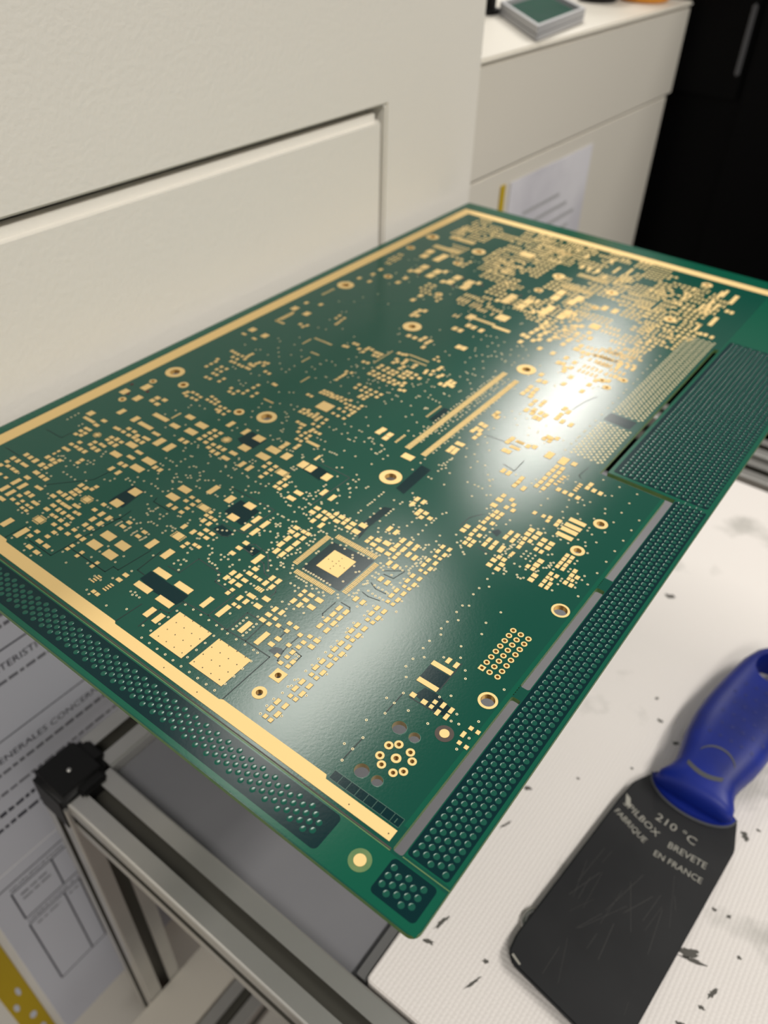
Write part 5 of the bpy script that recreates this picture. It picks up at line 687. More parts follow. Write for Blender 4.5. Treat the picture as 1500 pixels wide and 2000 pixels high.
VIAS_S = """-4205 1638 -4205 1774 -4265 1790 -4089 1656 -4039 1618 -3962 1615 -3915 1657 -4134 1696 -4003 1842 -3898 1728 -3836 1763 -3734 1715 -3652 1845 -3625 1796 -3496 1910 -3498 1978
-3652 1977 -3653 1911 -3828 1977 -3898 1975 -3859 2018 -3959 1969 -3830 1877 -3844 2082 -3844 2156 -3844 2224 -3393 1809 -3495 1752 -3496 1715 -3437 1752 -3434 1647 -3393 1633
-3234 1638 -3116 1694 -4377 1828 -4339 1845 -4040 1970 -4107 1971 -4202 1911 -4268 1913 -5114 2822 -5111 2788 -5111 2752 -5109 2714 -4964 2716 -4963 2747 -4549 2278 -4505 2278
-4458 2277 -4411 2276 -4427 2374 -4338 2316 -4249 2407 -4206 2423 -4201 2459 -4632 2196 -4577 2194 -4696 2197 -4510 2099 -4420 2058 -4372 2033 -4094 2227 -4236 2131 -4528 2474
-4496 2472 -4495 2505 -4462 2473 -4498 2444 -4728 2388 -4716 2398 -4683 2389 -4668 2360 -4745 2374 -4511 2598 -4519 2627 -4495 2570 -4594 2333 -3978 2227 -3951 2229 -4155 2128
-4232 2188 -4394 1973 -4424 1828 -4627 2393 -4561 2379 -4520 2378 -4785 2069 -4109 2855 -3991 2895 -3989 2935 -3975 2840 -3982 2777 -4090 2673 -4007 2694 -3963 2649 -4017 2572
-4087 2574 -3949 2583 -3907 2584 -3873 2577 -4047 2491 -4060 2521 -4096 2512 -4131 2502 -4131 2522 -3911 2493 -3843 2493 -3820 2576 -3795 2603 -3790 2638 -4087 2783 -4056 2781
-4079 2999 -3819 3007 -3891 2888 -3874 2915 -3852 2919 -3676 2995 -3772 2917 -3782 2889 -3753 2866 -3722 2833 -3722 2813 -3683 2851 -3665 2866 -3636 2889 -3681 2763 -3648 2765
-3902 2772 -3867 2752 -3879 2732 -3557 2876 -3559 2755 -3504 2781 -3480 2778 -4425 3124 -4286 3093 -4332 3247 -4096 3035 -4103 3101 -4100 3133 -4028 3097 -4046 3118 -3889 3089
-3868 3078 -3973 2992 -3987 2988 -4060 2853 -4033 2854 -3836 2806 -3803 2793 -3808 2822 -3784 2808 -3862 2700 -3848 2692 -3817 2724 -3801 2730 -3696 3066 -3595 2994 -4551 3339
-4573 3247 -4513 3469 -4455 3508 -4390 3504 -4505 3434 -3770 2252 -3735 2252 -3688 2238 -3674 2258 -3624 2223 -3540 2216 -3639 2295 -3627 2310 -3600 2309 -3567 2310 -3791 2416
-3747 2390 -3720 2350 -3700 2343 -3718 2381 -3704 2392 -3709 2418 -3708 2436 -3639 2398 -3608 2399 -3609 2431 -3607 2366 -3533 2462 -3515 2468 -3489 2556 -3438 2483 -3425 2453
-3510 2346 -3490 2362 -3468 2359 -3447 2363 -3481 2308 -3481 2282 -3447 2337 -3262 2387 -3248 2396 -3166 2472 -3167 2444 -3344 2492 -3395 2536 -3333 2661 -3310 2636 -3265 2570
-3222 2532 -3191 2546 -3166 2563 -3151 2383 -3112 2380 -3082 2352 -3082 2331 -3061 2299 -3035 2284 -3010 2284 -2984 2285 -2951 2271 -3024 2374 -2992 2374 -2989 2405 -2991 2342
-2958 2374 -2902 2236 -2863 2201 -2810 2202 -3228 2297 -3209 2294 -3205 2253 -3198 2169 -3176 2196 -3154 2196 -3197 2132 -3156 2152 -3130 2111 -3358 2100 -3351 1922 -3214 1804
-3187 1815 -3184 1792 -3160 1804 -3133 1803 -2872 1870 -2871 1935 -2804 1937 -3782 2141 -3784 2156 -3782 2169 -3781 2186 -3691 2142 -3689 2154 -3691 2174 -3690 2187 -3624 2141
-3629 2159 -3627 2171 -3626 2188 -3540 2143 -3536 2157 -3535 2174 -3533 2186 -3391 2661 -3443 2812 -3536 3077 -3561 2992 -3486 3075 -3466 3068 -3474 2918 -3466 2889 -3429 2873
-3344 2885 -3377 2952 -3394 2997 -3326 2956 -3309 2978 -3283 2987 -3392 3067 -3345 3070 -3299 3075 -3301 3108 -3467 3177 -3355 3192 -3186 3227 -3197 3211 -3129 3205 -3127 3122
-3184 3076 -3154 3075 -3135 3060 -3106 3059 -3066 3033 -3028 3018 -3011 3021 -2955 3047 -2924 3048 -2921 3075 -3026 3203 -2998 3207 -2975 3195 -2986 3180 -2944 3214 -2938 3176
-2996 3141 -2972 3142 -2975 3245 -2973 3271 -2975 3333 -2974 3356 -2872 3186 -2858 3174 -2930 3121 -2911 3118 -3330 3634 -3312 3657 -3372 3762 -3331 3765 -3410 3765 -3268 3681
-3350 3525 -3327 3495 -3327 3509 -3199 3571 -3174 3557 -3230 3612 -3435 3938 -3597 3214 -3595 3243 -3567 3245 -3565 3212 -3672 3133 -3645 3120 -3685 3055 -3634 3082 -3609 3089
-3611 3074 -3689 3195 -3678 3183 -3805 3101 -3787 3101 -3657 3529 -3713 3559 -3839 3548 -3973 3547 -3988 3472 -3993 3422 -3640 3559 -3631 3573 -3597 3556 -3562 3570 -3460 3508
-3488 3500 -3437 3512 -3699 3661 -3696 3687 -3677 3656 -4067 3792 -3997 3858 -3973 3945 -4064 3720 -4010 3651 -4086 3852 -3853 3877 -3825 3867 -3797 3825 -3785 3843 -3758 3793
-3759 3745 -3768 3745 -4183 3462 -3823 3951 -3832 4002 -3889 3988 -3340 2786 -3341 2755 -3190 2906 -3132 2922 -3131 2888 -3305 3348 -3301 3371 -3268 3344 -3267 3366 -3285 3344
-3125 2595 -2898 2414 -3109 2561 -2899 2355 -2901 2331 -2823 2256 -2803 2364 -2802 2409 -2759 2449 -2688 2456 -2704 2503 -2741 2532 -2818 2599 -2809 2574 -2907 2545 -2894 2519
-3016 2608 -2963 2666 -2981 2680 -2970 2719 -2934 2737 -2852 2663 -2826 2688 -2805 2625 -2723 2584 -2684 2605 -2684 2637 -2674 2662 -2659 2687 -2642 2711 -2672 2716 -2668 2738
-2675 2561 -2656 2562 -2656 2541 -2630 2542 -2652 2502 -2561 2528 -2597 2591 -2582 2568 -2499 2462 -2466 2462 -2434 2462 -2433 2429 -2689 2305 -2662 2306 -2574 2332 -2569 2235
-2568 2195 -2661 2236 -2433 2314 -2387 2324 -2374 2286 -2338 2313 -2307 2360 -2454 2243 -2610 2051 -2269 2326 -3018 2900 -2982 2903 -2965 2902 -2920 2900 -2886 2905 -2869 2921
-3016 2825 -3014 2851 -2960 2817 -2939 2840 -2940 2799 -2919 2818 -2942 2820 -2882 2754 -2864 2739 -2862 2718 -2860 2843 -2861 2870 -2828 2756 -2826 2796 -2693 2878 -2678 2895
-2652 2865 -2663 2831 -2644 2839 -2666 2800 -2644 2796 -2556 2768 -2555 2790 -2539 2653 -2523 2607 -2501 2606 -2481 2606 -2460 2606 -2439 2608 -2417 2606 -2395 2607 -2374 2605
-2352 2605 -2323 2604 -2300 2603 -2512 2528 -2490 2527 -2469 2528 -2447 2527 -2426 2527 -2407 2504 -2386 2528 -2363 2510 -2343 2527 -2312 2511 -2290 2526 -2269 2509 -2679 2936
-2676 2955 -2655 2955 -2626 2957 -2822 2999 -2683 3050 -2884 3016 -2861 3017 -2838 3035 -2946 2989 -3122 2834 -3085 2886 -3124 2693 -3128 2770 -3233 2628 -3258 2626 -3296 2683
-2747 2909 -2743 2935 -2790 2880 -2737 1936 -2669 1936 -2604 1936 -2557 1936 -2508 1931 -2437 1931 -2370 1935 -2304 1936 -2271 1935 -2873 1804 -2872 1737 -2871 1671 -2938 1670
-2871 1604 -2805 1605 -2737 1604 -2670 1605 -2604 1604 -2536 1603 -2470 1604 -2403 1604 -2336 1604 -2270 1604 -2557 1870 -2556 1802 -2557 1736 -2557 1669 -2257 1869 -2256 1801
-2256 1735 -2256 1669 -2508 2088 -2508 2059 -2507 2031 -2508 2004 -2508 1975 -2428 2088 -2427 2060 -2427 2032 -2427 2004 -2428 1976 -2463 2135 -1971 1648 -2342 2240 -2067 2239
-2093 2060 -2071 2061 -2071 2037 -2157 2371 -2047 2370 -1974 2365 -2189 2549 -2208 2569 -1966 1938 -1965 1883 -1858 1884 -1972 2116 -1971 2060 -1865 2062 -1974 2282 -1973 2227
-1867 2229 -1971 1818 -1971 2007 -1972 2177 -1977 1923 -1976 1868 -1980 1760 -1979 1705 -1873 1706 -1987 2449 -1986 2394 -1880 2395 -1979 2629 -1978 2574 -1872 2575 -1974 2534
-2052 2565 -2022 2611 -1842 2678 -1555 2614 -1553 2547 -1510 2496 -1553 2447 -1553 2379 -1508 2319 -1508 2140 -1456 2222 -1456 2139 -1455 2056 -1368 2146 -1964 2706 -1990 2707
-1990 2772 -2020 2704 -2046 2707 -2082 2711 -2151 2608 -2127 2612 -2138 2638 -2126 2652 -2132 2676 -2482 2926 -2438 2916 -2450 2946 -2360 2901 -2344 2881 -2288 2828 -2245 2790
-2231 2808 -2255 2677 -2344 2941 -2322 2943 -2302 2942 -2259 2942 -2564 2938 -2540 2909 -2250 3011 -2222 3009 -2172 2954 -2144 2922 -2121 2913 -2141 2945 -2143 2867 -2121 2867
-2142 2828 -2120 2828 -2140 2735 -2131 2747 -2139 2775 -2125 2761 -2080 2773 -2049 2772 -2019 2772 -2052 2911 -2023 2989 -2051 3002 -2025 3032 -2108 2956 -2606 3019 -2628 3050
-2597 3049 -2575 3051 -2533 3059 -2501 3060 -2465 3058 -2458 3029 -2655 3176 -2604 3177 -2555 3185 -2486 3203 -2754 3170 -2708 3175 -2506 3273 -2508 3318 -2507 3390 -2428 3281
-2391 3217 -2369 3184 -2328 3217 -2299 3219 -2250 3258 -2320 3152 -2254 3173 -2217 3224 -2333 3308 -2288 3310 -2254 3357 -2597 3258 -2598 3287 -2598 3364 -2597 3387 -2595 3409
-2431 3356 -2431 3385 -2433 3411 -2431 3439 -2430 3518 -2429 3542 -2304 3026 -2326 3013 -2284 3010 -2220 3156 -1975 3333 -1974 3278 -1868 3279 -1974 3168 -1973 3113 -1867 3115
-1972 2988 -1971 2933 -1865 2934 -1974 2822 -1973 2767 -1867 2769 -1977 3245 -2000 3131 -1968 2889 -1866 3132 -1866 3299 -2432 3670 -2394 3638 -2388 3582 -2362 3542 -2342 3564
-2313 3582 -2315 3542 -2308 3506 -2250 3464 -2288 3638 -2144 3517 -2142 3488 -2144 3544 -2137 3612 -2123 3639 -2251 3410 -2157 3444 -2144 3383 -2144 3334 -2024 3414 -1944 3490
-1896 3429 -2011 3351 -2159 3281 -2139 3270 -2488 3523 -2599 3548 -2596 3519 -2598 3493 -2597 3441 -1884 3458 -1862 3416 -1848 3403 -1815 3374 -1797 3362 -2083 3907 -1895 3709
-1781 3530 -1781 3584 -1880 3507 -2044 3278 -2030 3292 -2032 3251 -2031 3231 -2056 3236 -1995 3174 -1978 3184 -1992 3150 -1977 3129 -1992 3099 -1994 3087 -1974 3078 -1993 3058
-1994 3035 -1992 3014 -1976 2998 -2044 2992 -1556 3159 -1556 3091 -1525 2993 -1557 2969 -1556 2902 -2136 3118 -2156 3024 -2002 2842 -1978 2836 -1512 2853 -1556 2802 -1555 2736
-1530 2695 -1345 3066 -1371 2938 -1344 2847 -1389 2694 -1345 2621 -1275 2561 -1243 2513 -1242 2367 -1287 2322 -1422 2564 -1036 2582 -1152 2287 -1507 1962 -1454 1866 -1454 1782
-1455 1699 -1507 1780 -1240 2143 -1110 2241 -1152 2232 -1036 2319 -1021 2202 -1036 2108 -2195 4026 -2138 4031 -2107 4031 -2072 4029 -2043 4088 -2007 3981 -1985 4001 -1883 3818
-1926 3854 -1882 3862 -1909 3882 -1783 3742 -1783 3696 -1780 3654 -1736 3847 -1736 3793 -1689 3454 -1782 3608 -1634 3477 -1601 3514 -1587 3538 -1602 3555 -1600 3578 -1593 3594
-1588 3614 -1601 3620 -1596 3639 -1586 3648 -1554 3517 -1495 3489 -1454 3488 -1524 3412 -1517 3395 -1500 3393 -1500 3365 -1557 3326 -1558 3260 -1514 3208 -1430 3410 -1415 3394
-1396 3395 -1384 3412 -1493 3642 -1494 3608 -1494 3575 -1460 3640 -1460 3609 -1460 3575 -1426 3641 -1426 3607 -1426 3574 -1411 3487 -1350 3511 -1342 3527 -1329 3572 -1314 3584
-1312 3611 -1300 3601 -1301 3625 -1314 3640 -1300 3656 -1271 3599 -1189 3557 -1187 3534 -1186 3497 -1189 3426 -1364 3701 -1345 3721 -1597 3888 -1540 3888 -1511 3914 -1483 3883
-1426 3886 -1404 3902 -1369 3886 -1313 3886 -1647 4126 -1646 4222 -1495 4158 -1494 4224 -1460 4101 -1434 3978 -1187 3671 -1187 3641 -1102 3581 -1087 3538 -1187 3767 -1188 3733
-1588 3744 -1584 3714 -1582 3688 -1494 3727 -1432 4020 -1438 4044 -1645 3606 -1402 4204 -1274 4375 -1254 4328 -1166 4408 -1166 4540 -1165 4674 -1300 4671 -1166 4277 -1272 4118
-1268 4084 -1227 4066 -1167 4142 -1035 4274 -1034 4141 -1035 4008 -1035 3878 -1035 3744 -1037 3612 -1038 3481 -1168 4011 -1227 3965 -1209 3933 -1168 3878 -1035 4407 -1288 4227
-1361 4163 -1277 3960 -1300 4541 -1339 4513 -1391 4378 -1408 4319 -1444 4366 -1458 4318 -1520 4304 -1727 4260 -1087 3669 -1084 3626 -2346 4982 -2424 5061 -2353 5069 -2275 5043
-2194 4934 -2115 4944 -2149 4839 -2411 4749 -2434 4707 -2279 4466 -2345 4544 -2125 4195 -2087 4146 -2068 4168 -1642 4519 -1645 4458 -1823 4307 -1821 4368 -1430 4677 -1824 5485
-1824 5371 -1823 5268 -1825 5164 -1826 5056 -1828 4949 -1825 4842 -1578 4524 -1965 4325 -2102 5048 -1998 4826 -4760 4765 -4707 4732 -4630 4627 -4572 4571 -4516 4515 -4425 4430
-4347 4368 -4283 4354 -4290 4405 -4296 4478 -4454 4607 -4442 4730 -4359 4644 -4560 4769 -4614 4475 -4733 4500 -4763 4475 -4146 4467 -4147 4650 -3954 4511 -4016 4442 -4167 4565
-4123 4553 -4284 4129 -4102 4072 -4003 4144 -4031 4122 -4618 4904 -4614 5166 -4535 5186 -4497 4140 -4420 4166 -4494 3993 -4443 3962 -4419 4000 -4406 3956 -4701 4125 -4662 4118
-4908 4480 -3297 4233 -3213 4310 -3053 4441 -3031 4499 -2936 4431 -2858 4416 -2918 4290 -3208 4147 -3368 4048 -3305 4052 -3382 3927 -3374 3949 -3298 3926 -3270 3965 -3222 4050
-3195 4049 -3327 4516 -3299 4497 -3297 4583 -3217 4606 -3118 4602 -2994 4653 -3004 4636 -3491 4365 -3635 4429 -3762 4476 -3396 4358 -3159 4864 -3078 4798 -3087 4843 -3035 4798
-3158 4732 -3160 4765 -3145 4769 -3393 4645 -3375 4651 -3309 4652 -3289 4651 -3492 4662 -3621 4656 -3590 4663 -3645 4710 -3603 4716 -3556 4727 -3465 4729 -3392 4717 -3846 5437
-4007 5649 -3942 5567 -3866 4833 -3802 4837 -3736 4682 -3806 4728 -4027 4719 -4090 4747 -4143 4733 -3965 4512 -4136 4649 -4005 4877 -2872 3760 -2845 3865 -2844 3922 -2992 3909
-2914 3972 -2936 3889 -2920 3889 -2918 3919 -2918 3940 -2968 4001 -2954 3998 -3094 3953 -3028 3761 -3139 3764 -3161 3910 -3180 3955 -3215 3904 -3198 3903 -3099 4013 -3092 4026
-3066 4025 -3050 3993 -3020 3981 -3216 3684 -3196 3686 -3174 3690 -3151 3687 -3230 3539 -3231 3559 -3232 3579 -3047 3563 -3016 3589 -2973 3484 -2877 3588 -2858 3524 -2831 3520
-2829 3553 -2858 3463 -2784 3468 -2815 3424 -2815 3437 -2781 3395 -2753 3353 -2727 3508 -2724 3529 -2818 3321 -2778 3246 -2874 3370 -2862 3361 -2998 4794 -2961 4791 -3006 4652
-2985 4652 -2981 5256 -2968 5361 -3037 5449 -2980 5515 -3064 5359 -3040 5349 -3060 5257 -3016 4936 -3003 4930 -2957 4932 -2930 5042 -2926 5063 -2871 5145 -3157 4964 -3136 4972
-2843 4259 -2597 4003 -2600 4064 -2596 3898 -2453 3897 -2424 3894 -2312 3894 -2357 4034 -2438 4002 -2433 4040 -2414 4069 -2374 4282 -2274 4286 -2203 4281 -2273 4190 -2341 4351
-2390 4478 -2429 4380 -2551 4466 -2401 4603 -2077 4141 -2475 4068 -2454 4078 -2459 4108 -2437 4098 -2448 4137 -2448 4172 -2441 4185 -2445 4203 -3312 4891 -3279 4864 -3245 5039
-3232 4994 -3255 4938 -3264 4912 -3150 5230 -3151 5191 -2824 4321 -2822 4371 -2822 4414 -2828 4440 -2826 4509 -2832 4552 -2831 4586 -2827 4632 -2831 4663 -2823 4715 -2832 4772
-2833 4818 -2833 4858 -2824 4886 -2832 4936 -2825 5002 -2824 5028 -2827 5080 -2824 5115 -2824 5173 -2832 5223 -2834 5254 -2835 5293 -2829 5342 -2828 5378 -2833 5432 -2751 4231
-2751 4263 -2755 4320 -2755 4374 -2745 4414 -2746 4440 -2748 4495 -2754 4532 -2743 4583 -2745 4629 -2742 4696 -2749 4726 -2744 4777 -2744 4812 -2742 4877 -2741 4902 -2748 4950
-2741 5011 -2740 5049 -2747 5101 -2749 5141 -2749 5181 -2738 5244 -2749 5275 -2743 5345 -2747 5375 -2708 4414 -2713 4461 -2707 4500 -2712 4550 -2716 4625 -2706 4673 -2708 4721
-2712 4756 -2707 4808 -2711 4863 -2706 4935 -2711 4985 -2708 5021 -2713 5072 -2715 5121 -2704 5171 -2709 5239 -2712 5276 -2713 5314 -2705 5386 -2706 5424 -2707 5488 -2595 4169
-2596 4212 -2600 4262 -2598 4330 -2595 4368 -2600 4432 -2601 4465 -2600 4525 -2599 4584 -2600 4643 -2602 4686 -2600 4751 -2601 4792 -2603 4861 -2600 4917 -2606 4955 -2603 4997
-2608 5074 -2605 5119 -2612 5173 -2936 5760 -2997 5854 -3247 6078 -3189 6092 -3085 6058 -3163 5971 -3094 5964 -3162 5886 -3279 5962 -3211 5740 -3150 5665 -3116 5714 -3059 5844
-3041 5755 -2917 5879 -2852 6058 -2960 5969 -2848 5915 -2790 5892 -2815 5780 -2809 5725 -3057 5722 -3147 6505 -3151 6479 -1827 5611 -1829 5710 -1825 5814 -1825 5921 -1832 5989
-1826 6122 -1826 6215 -1834 6348 -1832 6444 -1833 6524 -1833 6648 -1834 6746 -1817 5009 -1823 5084 -1823 5187 -2290 4911 -2108 4918 -2053 4737 -1653 4556 -1899 4951 -2427 4943
-4110 6738 -3704 6455 -4751 6888 -4702 5964 -3050 5618 -3255 5155 -2930 5218 -4202 6331 -3807 4994 -2756 5383 -3174 5599 -3601 4741 -5063 6177 -3082 8406 -2001 5877 -4624 5598
-2345 5662 -2906 5383 -3344 5517 -4202 5102 -3810 5207 -4914 7057 -4107 6802 -4405 7595 -4165 6798 -3671 5697 -3049 6678 -4056 6605 -2977 5837 -4807 6679 -3454 7197 -4706 5828
-2214 6175 -2587 5388 -2732 6876 -2982 7513 -2042 5878 -2906 6097 -4004 5037 -3793 4674 -2422 5875 -3351 7236 -3338 6409 -2600 6634 -3413 5552 -3568 5594 -4051 7413 -4689 6685
-4180 7275 -2848 6450 -3656 8102 -3073 6688 -2194 5940 -2889 5736 -2783 5975 -4095 6794 -4391 6844 -2950 6065 -2894 5758 -3831 5579 -2728 6415 -4633 6126 -4275 6315 -2825 5442
-4365 7089 -3808 4627 -4830 5734 -4254 6617 -2998 5364 -2999 5773 -3613 8236 -3888 4839 -3693 6389 -3162 5499 -3784 7824 -3511 5021 -3454 6669 -2642 6848 -3031 7529 -3481 6716
-4331 4986 -2657 5413 -2500 5609 -4865 7108 -3748 4891 -3975 4953 -3254 7698 -4639 5363 -2068 5815 -4317 7501 -3715 6287 -3392 6796 -3234 5269 -3261 7431 -4232 7554 -4401 7567
-3428 6722 -2595 6967 -3847 5067 -3691 5873 -3193 6867 -4263 7505 -4752 6976 -3577 6236 -4409 6007 -3871 4469 -2206 6511 -3835 6711 -2682 5804 -2984 6854 -3133 7683 -2335 5640
-2922 6100 -2063 5838 -3288 8267 -3087 6786 -4165 6455 -3235 6845 -4652 5565 -2953 6420 -2096 6115 -2635 6812 -3230 5782 -3774 7334 -3508 6392 -3572 6216 -3369 5964 -4576 6749
-2171 6469 -3518 5117 -3168 7172 -4559 6574 -5067 5916 -2651 5397 -4420 5296 -2834 7733 -3871 4517 -2740 5437 -3901 4790 -2869 5536 -4834 7122 -4941 6433 -4235 5240 -3948 5545
-4055 7492 -3630 5529 -4801 6661 -3498 5172 -2610 5877 -2884 7868 -2606 5661 -3285 6062 -3860 4814 -4377 6984 -4690 6396 -3533 7886"""
TINY_S = """-2804 1870 -2736 1871 -2669 1870 -2603 1870 -2803 1804 -2736 1804 -2670 1803 -2602 1803 -2804 1737 -2737 1737 -2670 1737 -2603 1737 -2804 1671 -2737 1671 -2670 1671 -2604 1671
-2503 1870 -2436 1870 -2369 1870 -2303 1870 -2503 1803 -2436 1804 -2369 1803 -2302 1803 -2503 1738 -2436 1737 -2369 1737 -2303 1736 -2503 1670 -2436 1670 -2369 1670 -2302 1670
-2603 1538 -2335 1537 -2456 2774 -2392 2833 -2424 2774 -2392 2802 -2391 2773 -2390 2744 -2358 2772 -2391 2715 -2325 2773 -1276 1534 -1039 1534"""
GRID_S = """-1764 5591 -1741 5616 -1764 5640 -1741 5664 -1764 5688 -1741 5713 -1764 5737 -1741 5761 -1764 5785 -1741 5810 -1764 5834 -1741 5858 -1764 5882 -1741 5907 -1764 5931 -1741 5955
-1764 5980 -1741 6004 -1764 6028 -1741 6052 -1764 6077 -1741 6101 -1764 6125 -1741 6149 -1764 6174 -1741 6198 -1764 6222 -1741 6246 -1764 6271 -1741 6295 -1764 6319 -1741 6344
-1764 6368 -1741 6392 -1764 6416 -1741 6441 -1764 6465 -1741 6489 -1764 6513 -1741 6538 -1764 6562 -1741 6586 -1764 6611 -1741 6635 -1764 6659 -1741 6683 -1764 6708 -1741 6732
-1764 6756 -1741 6780 -1764 6805 -1741 6829 -1764 6853 -1741 6877 -1764 6902 -1741 6926 -1764 6950 -1741 6975 -1764 6999 -1741 7023 -1764 7047 -1741 7072 -1764 7096 -1741 7120
-1764 7144 -1741 7169 -1764 7193 -1741 7217 -1764 7241 -1741 7266 -1764 7290 -1741 7314 -1710 5591 -1687 5616 -1710 5640 -1687 5664 -1710 5688 -1687 5713 -1710 5737 -1687 5761
-1710 5785 -1687 5810 -1710 5834 -1687 5858 -1710 5882 -1687 5907 -1710 5931 -1687 5955 -1710 5980 -1687 6004 -1710 6028 -1687 6052 -1710 6077 -1687 6101 -1710 6125 -1687 6149
-1710 6174 -1687 6198 -1710 6222 -1687 6246 -1710 6271 -1687 6295 -1710 6319 -1687 6344 -1710 6368 -1687 6392 -1710 6416 -1687 6441 -1710 6465 -1687 6489 -1710 6513 -1687 6538
-1710 6562 -1687 6586 -1710 6611 -1687 6635 -1710 6659 -1687 6683 -1710 6708 -1687 6732 -1710 6756 -1687 6780 -1710 6805 -1687 6829 -1710 6853 -1687 6877 -1710 6902 -1687 6926
-1710 6950 -1687 6975 -1710 6999 -1687 7023 -1710 7047 -1687 7072 -1710 7096 -1687 7120 -1710 7144 -1687 7169 -1710 7193 -1687 7217 -1710 7241 -1687 7266 -1710 7290 -1687 7314
-1656 5591 -1634 5616 -1656 5640 -1634 5664 -1656 5688 -1634 5713 -1656 5737 -1634 5761 -1656 5785 -1634 5810 -1656 5834 -1634 5858 -1656 5882 -1634 5907 -1656 5931 -1634 5955
-1656 5980 -1634 6004 -1656 6028 -1634 6052 -1656 6077 -1634 6101 -1656 6125 -1634 6149 -1656 6174 -1634 6198 -1656 6222 -1634 6246 -1656 6271 -1634 6295 -1656 6319 -1634 6344
-1656 6368 -1634 6392 -1656 6416 -1634 6441 -1656 6465 -1634 6489 -1656 6513 -1634 6538 -1656 6562 -1634 6586 -1656 6611 -1634 6635 -1656 6659 -1634 6683 -1656 6708 -1634 6732
-1656 6756 -1634 6780 -1656 6805 -1634 6829 -1656 6853 -1634 6877 -1656 6902 -1634 6926 -1656 6950 -1634 6975 -1656 6999 -1634 7023 -1656 7047 -1634 7072 -1656 7096 -1634 7120
-1656 7144 -1634 7169 -1656 7193 -1634 7217 -1656 7241 -1634 7266 -1656 7290 -1634 7314 -1603 5591 -1580 5616 -1603 5640 -1580 5664 -1603 5688 -1580 5713 -1603 5737 -1580 5761
-1603 5785 -1580 5810 -1603 5834 -1580 5858 -1603 5882 -1580 5907 -1603 5931 -1580 5955 -1603 5980 -1580 6004 -1603 6028 -1580 6052 -1603 6077 -1580 6101 -1603 6125 -1580 6149
-1603 6174 -1580 6198 -1603 6222 -1580 6246 -1603 6271 -1580 6295 -1603 6319 -1580 6344 -1603 6368 -1580 6392 -1603 6416 -1580 6441 -1603 6465 -1580 6489 -1603 6513 -1580 6538
-1603 6562 -1580 6586 -1603 6611 -1580 6635 -1603 6659 -1580 6683 -1603 6708 -1580 6732 -1603 6756 -1580 6780 -1603 6805 -1580 6829 -1603 6853 -1580 6877 -1603 6902 -1580 6926
-1603 6950 -1580 6975 -1603 6999 -1580 7023 -1603 7047 -1580 7072 -1603 7096 -1580 7120 -1603 7144 -1580 7169 -1603 7193 -1580 7217 -1603 7241 -1580 7266 -1603 7290 -1580 7314
-1549 5591 -1526 5616 -1549 5640 -1526 5664 -1549 5688 -1526 5713 -1549 5737 -1526 5761 -1549 5785 -1526 5810 -1549 5834 -1526 5858 -1549 5882 -1526 5907 -1549 5931 -1526 5955
-1549 5980 -1526 6004 -1549 6028 -1526 6052 -1549 6077 -1526 6101 -1549 6125 -1526 6149 -1549 6174 -1526 6198 -1549 6222 -1526 6246 -1549 6271 -1526 6295 -1549 6319 -1526 6344
-1549 6368 -1526 6392 -1549 6416 -1526 6441 -1549 6465 -1526 6489 -1549 6513 -1526 6538 -1549 6562 -1526 6586 -1549 6611 -1526 6635 -1549 6659 -1526 6683 -1549 6708 -1526 6732
-1549 6756 -1526 6780 -1549 6805 -1526 6829 -1549 6853 -1526 6877 -1549 6902 -1526 6926 -1549 6950 -1526 6975 -1549 6999 -1526 7023 -1549 7047 -1526 7072 -1549 7096 -1526 7120
-1549 7144 -1526 7169 -1549 7193 -1526 7217 -1549 7241 -1526 7266 -1549 7290 -1526 7314 -1776 4847 -1752 4870 -1776 4893 -1752 4917 -1776 4940 -1752 4964 -1776 4987 -1752 5011
-1776 5034 -1752 5057 -1776 5081 -1752 5104 -1776 5128 -1752 5151 -1776 5174 -1752 5198 -1776 5221 -1752 5245 -1776 5268 -1752 5292 -1776 5315 -1752 5338 -1776 5362 -1752 5385
-1720 4847 -1697 4870 -1720 4893 -1697 4917 -1720 4940 -1697 4964 -1720 4987 -1697 5011 -1720 5034 -1697 5057 -1720 5081 -1697 5104 -1720 5128 -1697 5151 -1720 5174 -1697 5198
-1720 5221 -1697 5245 -1720 5268 -1697 5292 -1720 5315 -1697 5338 -1720 5362 -1697 5385 -1665 4847 -1642 4870 -1665 4893 -1642 4917 -1665 4940 -1642 4964 -1665 4987 -1642 5011
-1665 5034 -1642 5057 -1665 5081 -1642 5104 -1665 5128 -1642 5151 -1665 5174 -1642 5198 -1665 5221 -1642 5245 -1665 5268 -1642 5292 -1665 5315 -1642 5338 -1665 5362 -1642 5385
-1610 4847 -1587 4870 -1610 4893 -1587 4917 -1610 4940 -1587 4964 -1610 4987 -1587 5011 -1610 5034 -1587 5057 -1610 5081 -1587 5104 -1610 5128 -1587 5151 -1610 5174 -1587 5198
-1610 5221 -1587 5245 -1610 5268 -1587 5292 -1610 5315 -1587 5338 -1610 5362 -1587 5385 -1555 4847 -1532 4870 -1555 4893 -1532 4917 -1555 4940 -1532 4964 -1555 4987 -1532 5011
-1555 5034 -1532 5057 -1555 5081 -1532 5104 -1555 5128 -1532 5151 -1555 5174 -1532 5198 -1555 5221 -1532 5245 -1555 5268 -1532 5292 -1555 5315 -1532 5338 -1555 5362 -1532 5385"""
